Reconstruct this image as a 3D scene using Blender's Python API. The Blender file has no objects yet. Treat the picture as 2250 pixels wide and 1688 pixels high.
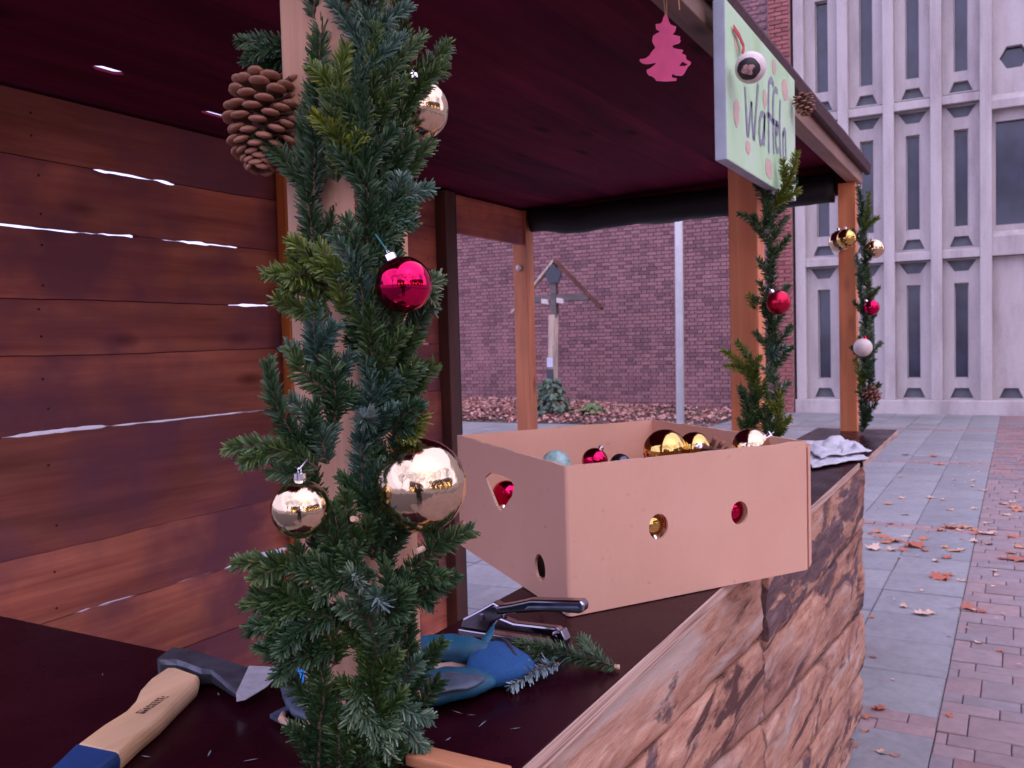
import bpy, bmesh, math, random
from mathutils import Vector, Matrix, Quaternion, noise

# ---------------------------------------------------------------- camera, world, sun, exposure
scene = bpy.context.scene
cam_data = bpy.data.cameras.new("camera")
cam = bpy.data.objects.new("camera", cam_data)
scene.collection.objects.link(cam)
scene.camera = cam
cam_data.sensor_width = 36.0
cam_data.lens = 31.2
cam_data.clip_start = 0.02
cam_data.clip_end = 500
_y, _p, _r = math.radians(29.13), math.radians(-2.64), math.radians(-1.53)
_f = Vector((math.cos(_p)*math.cos(_y), math.cos(_p)*math.sin(_y), math.sin(_p)))
_r0 = Vector((math.sin(_y), -math.cos(_y), 0)); _u0 = _r0.cross(_f)
_rt = _r0*math.cos(_r)+_u0*math.sin(_r); _up = -_r0*math.sin(_r)+_u0*math.cos(_r)
cam.matrix_world = Matrix(((_rt.x, _up.x, -_f.x, 0), (_rt.y, _up.y, -_f.y, 0), (_rt.z, _up.z, -_f.z, 1.45), (0, 0, 0, 1)))
cam_data.dof.use_dof = True
cam_data.dof.focus_distance = 1.15
cam_data.dof.aperture_fstop = 15.0

SUN_EL, SUN_AZ = math.radians(48), math.radians(-118)      # azimuth of the sun from +X toward +Y
world = bpy.data.worlds.new("World"); scene.world = world
world.use_nodes = True
wn = world.node_tree; wn.nodes.clear()
wo = wn.nodes.new("ShaderNodeOutputWorld"); bg = wn.nodes.new("ShaderNodeBackground")
sky = wn.nodes.new("ShaderNodeTexSky"); sky.sky_type = 'NISHITA'; sky.sun_disc = False
sky.sun_elevation = SUN_EL; sky.sun_rotation = math.pi/2 - SUN_AZ
sky.dust_density = 6.0; sky.air_density = 1.0
ov = wn.nodes.new("ShaderNodeMix"); ov.data_type = 'RGBA'
ov.inputs[0].default_value = 0.8
ov.inputs[7].default_value = (6.75, 6.2, 10.6, 1)             # even cloud cover, dusk lavender
wn.links.new(sky.outputs[0], ov.inputs[6]); wn.links.new(ov.outputs[2], bg.inputs[0])
bg.inputs[1].default_value = 0.10
wn.links.new(bg.outputs[0], wo.inputs[0])

sun_d = bpy.data.lights.new("sun", 'SUN'); sun = bpy.data.objects.new("sun", sun_d)
scene.collection.objects.link(sun)
sun_d.energy = 0.5; sun_d.angle = math.radians(165); sun_d.color = (1.0, 0.90, 0.98)
_sd = Vector((math.cos(SUN_EL)*math.cos(SUN_AZ), math.cos(SUN_EL)*math.sin(SUN_AZ), math.sin(SUN_EL)))
sun.rotation_euler = _sd.to_track_quat('Z', 'Y').to_euler()

vs = scene.view_settings
vs.view_transform = 'Standard'; vs.look = 'None'; vs.gamma = 1.0; vs.use_curve_mapping = False
vs.exposure = 1.2
scene.cycles.use_denoising = True
scene.cycles.max_bounces = 8
scene.cycles.diffuse_bounces = 5
rng = random.Random(7)

# ---------------------------------------------------------------- helpers
COL = scene.collection

def wloc(o):
    v = Vector((0, 0, 0))
    while o is not None:
        v += o.location; o = o.parent
    return v

def props(o, label=None, cat=None, group=None, kind=None):
    if label: o["label"] = label
    if cat: o["category"] = cat
    if group: o["group"] = group
    if kind: o["kind"] = kind
    return o

def thing(name, loc, label=None, cat=None, group=None, kind=None):
    o = bpy.data.objects.new(name, None); COL.objects.link(o)
    o.location = loc; o.empty_display_size = 0.05
    return props(o, label, cat, group, kind)

class MB:
    def __init__(s): s.v = []; s.f = []
    def add(s, vs_, fs_):
        n = len(s.v); s.v += [Vector(p) for p in vs_]; s.f += [tuple(i+n for i in f) for f in fs_]; return s
    def box(s, a, b):
        x0, y0, z0 = a; x1, y1, z1 = b
        return s.add([(x0,y0,z0),(x1,y0,z0),(x1,y1,z0),(x0,y1,z0),(x0,y0,z1),(x1,y0,z1),(x1,y1,z1),(x0,y1,z1)],
                     [(0,3,2,1),(4,5,6,7),(0,1,5,4),(1,2,6,5),(2,3,7,6),(3,0,4,7)])
    def obox(s, c, ax, ay, az, hx, hy, hz):
        c = Vector(c); ax, ay, az = Vector(ax).normalized()*hx, Vector(ay).normalized()*hy, Vector(az).normalized()*hz
        P = [c+ax*i+ay*j+az*k for k in (-1,1) for i, j in ((-1,-1),(1,-1),(1,1),(-1,1))]
        return s.add(P, [(0,3,2,1),(4,5,6,7),(0,1,5,4),(1,2,6,5),(2,3,7,6),(3,0,4,7)])
    def prism(s, poly, d):
        n = len(poly); d = Vector(d); P = [Vector(p) for p in poly]
        return s.add(P+[p+d for p in P], [tuple(range(n))[::-1], tuple(range(n, 2*n))]+[(i, (i+1) % n, n+(i+1) % n, n+i) for i in range(n)])
    def tube(s, pts, rad, n=8, cap=True, flat=1.0, upv=(0,0,1)):
        pts = [Vector(p) for p in pts]
        if not isinstance(rad, (list, tuple)): rad = [rad]*len(pts)
        base = len(s.v); prev = None
        for i, p in enumerate(pts):
            t = (pts[min(i+1, len(pts)-1)]-pts[max(i-1, 0)]).normalized()
            a = prev if prev is not None else Vector(upv)
            a = (a - t*a.dot(t))
            if a.length < 1e-4: a = Vector((1, 0.3, 0.1)); a = a - t*a.dot(t)
            a.normalize(); prev = a; b = t.cross(a)
            for k in range(n):
                w = 2*math.pi*k/n
                s.v.append(p + (a*math.cos(w)*flat + b*math.sin(w))*rad[i])
        for i in range(len(pts)-1):
            for k in range(n):
                s.f.append((base+i*n+k, base+i*n+(k+1) % n, base+(i+1)*n+(k+1) % n, base+(i+1)*n+k))
        if cap:
            s.f.append(tuple(base+k for k in range(n))[::-1]); s.f.append(tuple(base+(len(pts)-1)*n+k for k in range(n)))
        return s
    def lathe(s, prof, n=24, M=None):
        M = M or Matrix.Identity(4); base = len(s.v)
        for r_, z_ in prof:
            for k in range(n):
                w = 2*math.pi*k/n; s.v.append(M @ Vector((r_*math.cos(w), r_*math.sin(w), z_)))
        for i in range(len(prof)-1):
            for k in range(n):
                s.f.append((base+i*n+k, base+i*n+(k+1) % n, base+(i+1)*n+(k+1) % n, base+(i+1)*n+k))
        s.f.append(tuple(base+k for k in range(n))[::-1]); s.f.append(tuple(base+(len(prof)-1)*n+k for k in range(n)))
        return s
    def sphere(s, r, seg=32, ring=20, c=(0,0,0)):
        prof = [(max(1e-5, r*math.sin(math.pi*i/ring)), -r*math.cos(math.pi*i/ring)) for i in range(ring+1)]
        return s.lathe(prof, seg, Matrix.Translation(c))
    def mesh(s, name, mats, smooth=False, off=None, bevel=0, seg=2, merge=False):
        me = bpy.data.meshes.new(name)
        vv = [v-off for v in s.v] if off is not None else s.v
        me.from_pydata([tuple(v) for v in vv], [], s.f)
        if bevel or merge:
            bm = bmesh.new(); bm.from_mesh(me)
            if merge: bmesh.ops.remove_doubles(bm, verts=bm.verts, dist=1e-5)
            bmesh.ops.recalc_face_normals(bm, faces=bm.faces)
            if bevel:
                es = [e for e in bm.edges if len(e.link_faces) == 2 and e.calc_face_angle(0) > 0.5]
                bmesh.ops.bevel(bm, geom=es, offset=bevel, segments=seg, profile=0.6, affect='EDGES', clamp_overlap=True)
            bm.to_mesh(me); bm.free()
        for m in (mats if isinstance(mats, (list, tuple)) else [mats]): me.materials.append(m)
        if smooth: me.polygons.foreach_set("use_smooth", [True]*len(me.polygons))
        me.update(); return me
    def build(s, name, mats, parent=None, smooth=False, bevel=0, seg=2, origin=None, merge=False):
        """one mesh object; vertices are given in world metres"""
        off = wloc(parent) if parent is not None else Vector((0, 0, 0))
        if origin is None: origin = off
        origin = Vector(origin)
        me = s.mesh(name, mats, smooth, origin, bevel, seg, merge)
        o = bpy.data.objects.new(name, me); COL.objects.link(o)
        o.parent = parent; o.location = origin-off
        return o

def link(name, me, parent=None, loc=(0,0,0), rot=None, scale=None):
    """an object sharing mesh data; loc is in the parent's frame"""
    o = bpy.data.objects.new(name, me); COL.objects.link(o); o.parent = parent; o.location = loc
    if rot is not None:
        if isinstance(rot, Quaternion): o.rotation_mode = 'QUATERNION'; o.rotation_quaternion = rot
        else: o.rotation_euler = rot
    if scale is not None: o.scale = scale if isinstance(scale, (tuple, list)) else (scale,)*3
    return o

def plate(outer, holes, thick):
    """flat plate with holes as (verts, faces), u,v in the plane and w through the thickness"""
    cu = bpy.data.curves.new("plate", 'CURVE'); cu.dimensions = '2D'; cu.fill_mode = 'BOTH'; cu.extrude = thick/2
    for poly in [outer]+holes:
        sp = cu.splines.new('POLY'); sp.points.add(len(poly)-1); sp.use_cyclic_u = True
        for p, q in zip(sp.points, poly): p.co = (q[0], q[1], 0, 1)
    ob = bpy.data.objects.new("plate", cu)
    me = bpy.data.meshes.new_from_object(ob)
    V = [v.co.copy() for v in me.vertices]; Fc = [tuple(p.vertices) for p in me.polygons]
    bpy.data.objects.remove(ob); bpy.data.curves.remove(cu); bpy.data.meshes.remove(me)
    return V, Fc

def circle(cx, cy, rx, ry=None, n=20):
    ry = ry or rx
    return [(cx+rx*math.cos(2*math.pi*k/n), cy+ry*math.sin(2*math.pi*k/n)) for k in range(n)]

def fbm(x, y, z, o=4):
    return noise.fractal((x, y, z), 1.0, 2.0, o)

# ---------------------------------------------------------------- materials
def new_mat(name):
    m = bpy.data.materials.new(name); m.use_nodes = True
    nt = m.node_tree; b = nt.nodes["Principled BSDF"]
    return m, nt, b

def N(nt, typ, **kw):
    n = nt.nodes.new(typ)
    for k, v in kw.items():
        if k.startswith("i_"):
            key = k[2:]; key = int(key) if key.isdigit() else key
            n.inputs[key].default_value = v
        else: setattr(n, k, v)
    return n

def ramp(nt, fac, stops):
    r = nt.nodes.new("ShaderNodeValToRGB"); el = r.color_ramp.elements
    while len(el) > 1: el.remove(el[0])
    el[0].position = stops[0][0]; el[0].color = (*stops[0][1], 1)
    for p, c in stops[1:]:
        e = el.new(p); e.color = (*c, 1)
    nt.links.new(fac, r.inputs[0]); return r.outputs[0]

def coords(nt, scale, randomise=True):
    tc = N(nt, "ShaderNodeTexCoord"); mp = N(nt, "ShaderNodeMapping")
    mp.inputs["Scale"].default_value = scale
    nt.links.new(tc.outputs["Object"], mp.inputs["Vector"])
    if randomise:
        oi = N(nt, "ShaderNodeObjectInfo"); mu = N(nt, "ShaderNodeMath", operation='MULTIPLY', i_1=37.0)
        cx = N(nt, "ShaderNodeCombineXYZ")
        nt.links.new(oi.outputs["Random"], mu.inputs[0])
        for i in range(3): nt.links.new(mu.outputs[0], cx.inputs[i])
        nt.links.new(cx.outputs[0], mp.inputs["Location"])
    return mp.outputs[0]

def bump(nt, b, h, strength=0.3, dist=0.005):
    bp = N(nt, "ShaderNodeBump"); bp.inputs["Strength"].default_value = strength; bp.inputs["Distance"].default_value = dist
    nt.links.new(h, bp.inputs["Height"]); nt.links.new(bp.outputs[0], b.inputs["Normal"]); return bp

def mix(nt, a, c, fac, mode='MIX'):
    m = N(nt, "ShaderNodeMix", data_type='RGBA', blend_type=mode)
    for sock, val in ((m.inputs[0], fac), (m.inputs[6], a), (m.inputs[7], c)):
        if isinstance(val, (int, float)): sock.default_value = val
        elif isinstance(val, tuple): sock.default_value = (*val, 1)
        else: nt.links.new(val, sock)
    return m.outputs[2]

def plain(name, col, rough=0.6, metal=0.0, var=0.15, sc=30, bumps=0.1, **kw):
    m, nt, b = new_mat(name)
    co = coords(nt, (sc, sc, sc))
    nz = N(nt, "ShaderNodeTexNoise", i_Detail=5.0); nz.inputs["Scale"].default_value = 1.0
    nt.links.new(co, nz.inputs["Vector"])
    lo = tuple(c*(1-var) for c in col); hi = tuple(min(1, c*(1+var)) for c in col)
    nt.links.new(ramp(nt, nz.outputs[0], [(0.3, lo), (0.7, hi)]), b.inputs["Base Color"])
    b.inputs["Roughness"].default_value = rough; b.inputs["Metallic"].default_value = metal
    if bumps: bump(nt, b, nz.outputs[0], bumps, 0.002)
    for k, v in kw.items(): b.inputs[k].default_value = v
    return m

def wood(name, dark, light, axis='X', rough=0.6, fine=1.0, objvar=0.35, knots=True, bumps=0.25, stain=None, spec=0.5):
    """boards: long grain along one axis, knots, a different tone for every board"""
    m, nt, b = new_mat(name); b.inputs['Specular IOR Level'].default_value = spec
    s = {'X': (1.2, 26, 26), 'Y': (26, 1.2, 26), 'Z': (26, 26, 1.2)}[axis]
    co = coords(nt, tuple(v*fine for v in s))
    n1 = N(nt, "ShaderNodeTexNoise", i_Detail=8.0, i_Roughness=0.65, i_Distortion=0.6); n1.inputs["Scale"].default_value = 1.0
    nt.links.new(co, n1.inputs["Vector"])
    s2 = {'X': (0.8, 3.5, 3.5), 'Y': (3.5, 0.8, 3.5), 'Z': (3.5, 3.5, 0.8)}[axis]
    co2 = coords(nt, tuple(v*fine for v in s2))
    n2 = N(nt, "ShaderNodeTexNoise", i_Detail=3.0, i_Distortion=0.8); n2.inputs["Scale"].default_value = 1.6
    nt.links.new(co2, n2.inputs["Vector"])
    c1 = ramp(nt, n1.outputs[0], [(0.28, dark), (0.5, tuple((a+c)/2 for a, c in zip(dark, light))), (0.72, light)])
    c2 = ramp(nt, n2.outputs[0], [(0.3, tuple(0.55 for _ in dark)), (0.7, (1.15, 1.1, 1.05))])
    col = mix(nt, c1, c2, 1.0, 'MULTIPLY')
    if knots:
        s3 = {'X': (2.6, 7, 7), 'Y': (7, 2.6, 7), 'Z': (7, 7, 2.6)}[axis]
        co3 = coords(nt, tuple(v*fine for v in s3))
        vo = N(nt, "ShaderNodeTexVoronoi", i_Scale=1.0, i_Randomness=1.0); nt.links.new(co3, vo.inputs["Vector"])
        k = ramp(nt, vo.outputs["Distance"], [(0.03, (0.22, 0.16, 0.16)), (0.10, (0.62, 0.55, 0.52)), (0.17, (1, 1, 1))])
        col = mix(nt, col, k, 0.85, 'MULTIPLY')
    oi = N(nt, "ShaderNodeObjectInfo")
    tone = ramp(nt, oi.outputs["Random"], [(0.0, (1-objvar, 1-objvar*1.0, 1-objvar*.75)), (0.5, (.93, .92, .92)), (1.0, (1.0+objvar*0.3, 1.0+objvar*0.25, 1.0+objvar*0.2))])
    col = mix(nt, col, tone, 1.0, 'MULTIPLY')
    if stain:
        co4 = coords(nt, (2.2, 2.2, 2.2)); n4 = N(nt, "ShaderNodeTexNoise", i_Detail=4.0); n4.inputs["Scale"].default_value = 1.3
        nt.links.new(co4, n4.inputs["Vector"])
        col = mix(nt, col, stain, ramp(nt, n4.outputs[0], [(0.42, (0, 0, 0)), (0.64, (0.85, 0.85, 0.85))]))
    nt.links.new(col, b.inputs["Base Color"])
    rr = N(nt, "ShaderNodeMapRange"); rr.inputs[3].default_value = rough-0.1; rr.inputs[4].default_value = rough+0.15
    nt.links.new(n1.outputs[0], rr.inputs[0]); nt.links.new(rr.outputs[0], b.inputs["Roughness"])
    bump(nt, b, n1.outputs[0], bumps, 0.003)
    return m

M = {}
M['wall_wood'] = wood("stained_plank_wood", (0.46, 0.115, 0.085), (0.86, 0.31, 0.20), 'X', fine=.85, objvar=0.40, stain=(0.21, 0.075, 0.11), rough=.75, spec=.15, bumps=.5)
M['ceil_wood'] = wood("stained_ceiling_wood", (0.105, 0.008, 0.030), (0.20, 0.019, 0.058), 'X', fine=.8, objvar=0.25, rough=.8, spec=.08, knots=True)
M['post_wood'] = wood("orange_stained_post_wood", (0.72, 0.20, 0.075), (0.92, 0.36, 0.17), 'Z', objvar=0.1, bumps=0.15)
M['near_post_wood'] = wood("pale_post_wood", (0.48, 0.22, 0.125), (0.72, 0.42, 0.27), 'Z', objvar=0.1, bumps=0.15)
M['dark_post_wood'] = wood("dark_stained_post_wood", (0.06, 0.018, 0.012), (0.16, 0.05, 0.03), 'Z', objvar=0.1)
M['stud_wood'] = wood("orange_stud_wood", (0.50, 0.12, 0.025), (0.80, 0.25, 0.055), 'Z', objvar=0.2)
M['beam_wood'] = wood("pale_beam_wood", (0.22, 0.12, 0.09), (0.44, 0.27, 0.20), 'X', objvar=0.2, bumps=0.15)
M['rail_wood'] = wood("orange_rail_wood", (0.45, 0.16, 0.06), (0.66, 0.30, 0.15), 'Y', objvar=0.1, bumps=0.15)
M['handle_wood'] = wood("ash_handle_wood", (0.55, 0.33, 0.18), (0.74, 0.50, 0.32), 'X', rough=0.45, objvar=0.0, knots=False, bumps=0.1)
M['cross_wood'] = wood("weathered_cross_wood", (0.42, 0.32, 0.27), (0.62, 0.5, 0.42), 'Z', objvar=0.1)
M['grey_wood'] = wood("grey_weathered_wood", (0.10, 0.075, 0.075), (0.2, 0.16, 0.15), 'Y', objvar=0.2)
M['felt'] = plain("roofing_felt", (0.055, 0.018, 0.02), 0.9, var=0.4, sc=60, bumps=0.6)

def film_ply(name):
    m, nt, b = new_mat(name)
    co = coords(nt, (9, 9, 9), False); nz = N(nt, "ShaderNodeTexNoise", i_Detail=6.0); nz.inputs["Scale"].default_value = 1.0
    nt.links.new(co, nz.inputs["Vector"])
    c = ramp(nt, nz.outputs[0], [(0.3, (0.014, 0.0012, 0.0045)), (0.7, (0.024, 0.0026, 0.007))])
    co2 = coords(nt, (150, 150, 150), False); vo = N(nt, "ShaderNodeTexVoronoi", i_Scale=1.0); nt.links.new(co2, vo.inputs["Vector"])
    sp = ramp(nt, vo.outputs["Distance"], [(0.05, (0.6, 0.6, 0.6)), (0.08, (0, 0, 0))])
    co3 = coords(nt, (14, 14, 14), False); n3 = N(nt, "ShaderNodeTexNoise", i_Detail=2.0); n3.inputs["Scale"].default_value = 1.0
    nt.links.new(co3, n3.inputs["Vector"])
    gate = ramp(nt, n3.outputs[0], [(0.60, (0, 0, 0)), (0.68, (0.8, 0.8, 0.8))])
    f = mix(nt, sp, gate, 1.0, 'MULTIPLY')
    nt.links.new(mix(nt, c, (0.16, 0.09, 0.08), f), b.inputs["Base Color"])
    rr = ramp(nt, nz.outputs[0], [(0.35, (0.22, 0.22, 0.22)), (0.7, (0.36, 0.36, 0.36))])
    nt.links.new(rr, b.inputs["Roughness"]); b.inputs["Specular IOR Level"].default_value = 0.10
    bump(nt, b, n3.outputs[0], 0.04, 0.002)
    return m
M['ply'] = film_ply("brown_film_faced_plywood")

def ply_edge(name):
    m, nt, b = new_mat(name)
    co = coords(nt, (4, 4, 420), False); nz = N(nt, "ShaderNodeTexNoise", i_Detail=2.0); nz.inputs["Scale"].default_value = 1.0
    nt.links.new(co, nz.inputs["Vector"])
    nt.links.new(ramp(nt, nz.outputs[0], [(0.36, (0.20, 0.10, 0.075)), (0.46, (0.46, 0.29, 0.22)), (0.62, (0.58, 0.40, 0.32))]), b.inputs["Base Color"])
    b.inputs["Roughness"].default_value = 0.75; bump(nt, b, nz.outputs[0], 0.4, 0.001)
    return m
M['ply_edge'] = ply_edge("layered_plywood_edge")

def bark_slab(name, bias, pale=0.0):
    """split log face: tan and orange wood with dark cracks along the grain, patches of purple brown bark left on"""
    m, nt, b = new_mat(name)
    def nz(scale, det, rgh, dist=0.0, s=1.0):
        n = N(nt, "ShaderNodeTexNoise", i_Detail=det, i_Roughness=rgh, i_Distortion=dist); n.inputs["Scale"].default_value = s
        nt.links.new(coords(nt, scale), n.inputs["Vector"]); return n.outputs[0]
    fine = nz((8, 60, 60), 10.0, 0.72, 0.2); mid = nz((2.0, 13, 13), 6.0, 0.6, 0.5); patch = nz((2.4, 8.5, 8.5), 9.0, 0.62, 0.5); tint = nz((1.2, 5, 5), 3.0, 0.5, 0.3)
    tan = ramp(nt, fine, [(0.30, (0.20, 0.09, 0.065)), (0.45, (0.40, 0.21, 0.145)), (0.58, (0.50, 0.30, 0.215)), (0.74, (0.64, 0.45, 0.36))])
    tan = mix(nt, tan, ramp(nt, tint, [(0.32, (0.62, 0.52, 0.55)), (0.47, (1.0, 0.95, 0.93)), (0.60, (1.04, 0.94, 0.88)), (0.72, (1.2, 1.2, 1.2))]), 1.0, 'MULTIPLY')
    tan = mix(nt, tan, (0.50, 0.385, 0.33), ramp(nt, mid, [(0.55, (0, 0, 0)), (0.66, (0.55+pale, 0.55+pale, 0.55+pale))]))
    crack = ramp(nt, mid, [(0.36, (1, 1, 1)), (0.415, (0, 0, 0))])
    tan = mix(nt, tan, (0.10, 0.045, 0.038), crack)
    brk = ramp(nt, fine, [(0.3, (0.065, 0.033, 0.037)), (0.55, (0.15, 0.085, 0.086)), (0.75, (0.30, 0.19, 0.18))])
    f = ramp(nt, patch, [(0.515-bias, (0, 0, 0)), (0.565-bias, (1, 1, 1))])
    nt.links.new(mix(nt, tan, brk, f), b.inputs["Base Color"])
    b.inputs["Roughness"].default_value = 0.85; b.inputs["Specular IOR Level"].default_value = 0.25
    h = mix(nt, mix(nt, f, crack, 0.35, 'SUBTRACT'), fine, 0.5)
    bump(nt, b, h, 0.9, 0.007)
    return m
M['slab_pale'] = bark_slab("slab_wood_pale", -0.09, .3)
M['slab_mid'] = bark_slab("slab_wood_patchy_bark", -0.035)
M['slab_dark'] = bark_slab("slab_wood_dark_bark", 0.03)

def needle_mat(name, top, under, tip):
    m, nt, b = new_mat(name)
    at = N(nt, "ShaderNodeAttribute", attribute_name="tone")
    ge = N(nt, "ShaderNodeNewGeometry")
    c = ramp(nt, at.outputs["Fac"], [(0.0, tuple(v*0.5 for v in top)), (0.6, top), (1.0, tip)])  # tip colour raised to paint highlights onto the needles
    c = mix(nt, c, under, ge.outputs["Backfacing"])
    oi = N(nt, "ShaderNodeObjectInfo")
    hv = ramp(nt, oi.outputs["Random"], [(0.0, (0.7, 0.8, 0.88)), (0.5, (1, 1, 1)), (1.0, (1.4, 1.15, 0.7))])
    nt.links.new(mix(nt, c, hv, 1.0, 'MULTIPLY'), b.inputs["Base Color"])
    b.inputs["Roughness"].default_value = 0.36; b.inputs["Specular IOR Level"].default_value = 0.35
    return m
M['needle'] = needle_mat("fir_needles_dark", (0.024, 0.062, 0.022), (0.11, 0.17, 0.13), (0.105, 0.175, 0.065))
M['needle_y'] = needle_mat("fir_needles_yellow_green", (0.070, 0.115, 0.014), (0.16, 0.20, 0.09), (0.24, 0.27, 0.045))
M['needle_b'] = needle_mat("fir_needles_silvery", (0.040, 0.092, 0.055), (0.25, 0.34, 0.31), (0.19, 0.28, 0.20))
M['twig'] = plain("fir_twig_bark", (0.10, 0.055, 0.035), 0.8, sc=120, bumps=0.3)

def bauble_mat(name, col, rough=0.06, metal=1.0, crackle=0.0):
    m, nt, b = new_mat(name)
    b.inputs["Base Color"].default_value = (*col, 1); b.inputs["Metallic"].default_value = metal
    b.inputs["Roughness"].default_value = rough
    co = coords(nt, (62, 62, 62) if crackle > .4 else (38, 38, 38)); vo = N(nt, "ShaderNodeTexNoise", i_Detail=5.0, i_Distortion=1.0); vo.inputs["Scale"].default_value = 1.0
    nt.links.new(co, vo.inputs["Vector"])
    if crackle: bump(nt, b, vo.outputs[0], crackle, 0.001)
    rr = N(nt, "ShaderNodeMapRange"); rr.inputs[3].default_value = max(0.0, rough-0.03); rr.inputs[4].default_value = rough+0.05
    nt.links.new(vo.outputs[0], rr.inputs[0]); nt.links.new(rr.outputs[0], b.inputs["Roughness"])
    return m
M['gold'] = bauble_mat("champagne_gold_glass", (0.72, 0.565, 0.36), 0.07, 1.0, 0.45)
M['gold_deep'] = bauble_mat("deep_gold_glass", (0.70, 0.46, 0.14), 0.05, 1.0, 0.03)
M['red_shiny'] = bauble_mat("shiny_red_glass", (0.62, 0.008, 0.085), 0.05, 1.0, 0.03)
M['red_matte'] = bauble_mat("matte_red_glass", (0.55, 0.012, 0.055), 0.26, 0.9)
M['teal'] = plain("frosted_teal_glass", (0.32, 0.50, 0.48), 0.3, var=0.35, sc=70, bumps=0.2)
M['grey_glass'] = bauble_mat("dark_grey_glass", (0.10, 0.085, 0.11), 0.2, 0.9)
M['white_ball'] = plain("white_painted_ball", (0.72, 0.60, 0.58), 0.4, var=0.1, sc=40, bumps=0.05)
M['cap'] = bauble_mat("silver_cap", (0.86, 0.85, 0.88), 0.14, 1.0)
M['string'] = plain("teal_thread", (0.03, 0.20, 0.24), 0.7, sc=200, bumps=0.0)
M['jute'] = plain("tan_jute_string", (0.48, 0.27, 0.12), 0.8, sc=300, bumps=0.0)
M['ribbon'] = plain("red_ribbon", (0.55, 0.03, 0.05), 0.5, sc=80, bumps=0.05)
M['cone'] = plain("pine_cone_scale", (0.12, 0.042, 0.024), 0.6, var=0.4, sc=110, bumps=0.3)  # scale bases coloured darker so the gaps between scales look shaded
M['cone_tip'] = plain("pine_cone_scale_tip", (0.30, 0.125, 0.075), 0.6, var=0.35, sc=140, bumps=0.3)
M['red_wood'] = plain("red_painted_wood", (0.92, 0.13, 0.32), 0.6, var=0.06, sc=40, bumps=0.05)
M['red_edge'] = plain("red_painted_wood_edge", (0.70, 0.010, 0.06), 0.6, var=0.06, sc=40, bumps=0.05)

def cardboard(name):
    m, nt, b = new_mat(name)
    co = coords(nt, (5, 5, 5), False); n1 = N(nt, "ShaderNodeTexNoise", i_Detail=5.0, i_Roughness=0.6); n1.inputs["Scale"].default_value = 1.0
    nt.links.new(co, n1.inputs["Vector"])
    c = ramp(nt, n1.outputs[0], [(0.3, (0.66, 0.36, 0.255)), (0.7, (0.71, 0.40, 0.29))])
    co2 = coords(nt, (260, 260, 30), False); n2 = N(nt, "ShaderNodeTexNoise", i_Detail=3.0); n2.inputs["Scale"].default_value = 1.0
    nt.links.new(co2, n2.inputs["Vector"])
    c = mix(nt, c, ramp(nt, n2.outputs[0], [(0.35, (0.99, 0.988, 0.988)), (0.65, (1.005, 1.005, 1.005))]), 1.0, 'MULTIPLY')
    co3 = coords(nt, (30, 30, 55), False); n3 = N(nt, "ShaderNodeTexNoise", i_Detail=4.0, i_Distortion=0.4); n3.inputs["Scale"].default_value = 1.0
    nt.links.new(co3, n3.inputs["Vector"])
    c = mix(nt, c, (0.40, 0.21, 0.15), ramp(nt, n3.outputs[0], [(0.68, (0, 0, 0)), (0.74, (0.45, 0.45, 0.45))]))
    nt.links.new(c, b.inputs["Base Color"]); b.inputs["Roughness"].default_value = 0.8
    bump(nt, b, n1.outputs[0], 0.12, 0.012)
    return m
M['card'] = cardboard("brown_cardboard")
M['card_edge'] = plain("raw_cardboard_edge", (0.58, 0.36, 0.25), 0.9, var=0.2, sc=200, bumps=0.3)
M['steel_dark'] = plain("forged_dark_steel", (0.10, 0.105, 0.135), 0.45, 0.6, var=0.35, sc=40, bumps=0.2)
M['steel'] = plain("ground_steel_blade", (0.70, 0.70, 0.76), 0.40, 0.5, var=0.12, sc=80, bumps=0.05)
M['blue_paint'] = plain("dark_blue_paint", (0.012, 0.045, 0.16), 0.4, sc=30, bumps=0.03)
M['stamp'] = plain("burnt_stamp", (0.10, 0.055, 0.04), 0.7, var=0.6, sc=160, bumps=0)
M['chrome'] = bauble_mat("worn_chrome", (0.36, 0.33, 0.38), 0.14, 1.0)
M['glove'] = plain("blue_knit_fabric", (0.006, 0.066, 0.21), 0.85, var=0.2, sc=350, bumps=0.4)
M['glove_teal'] = plain("teal_blue_latex", (0.006, 0.075, 0.135), 0.6, var=0.35, sc=60, bumps=0.2)
M['glove_grey'] = plain("grey_latex_coating", (0.055, 0.075, 0.115), 0.5, var=0.2, sc=80, bumps=0.2)
M['cuff_edge'] = plain("black_cuff_hem", (0.018, 0.016, 0.03), 0.8, sc=300, bumps=0.2)
M['cloth'] = plain("white_cotton_cloth", (0.58, 0.57, 0.62), 0.9, var=0.08, sc=90, bumps=0.1)
M['cloth_trim'] = plain("dark_cloth_inside", (0.20, 0.2, 0.24), 0.9, var=0.1, sc=90, bumps=0.1)
M['tarp'] = plain("black_tarpaulin", (0.008, 0.007, 0.008), 0.55, var=0.3, sc=8, bumps=0.3)
M['screw'] = plain("zinc_screw", (0.6, 0.58, 0.6), 0.4, 0.8, sc=200, bumps=0.0)

# ---------------------------------------------------------------- setting: ground, paving, brick wall, concrete building
M['soil'] = plain("dark_soil", (0.075, 0.05, 0.045), 0.95, var=0.5, sc=14, bumps=0.6)
M['joint'] = plain("joint_sand", (0.085, 0.07, 0.075), 0.95, var=0.4, sc=40, bumps=0.4)

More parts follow.
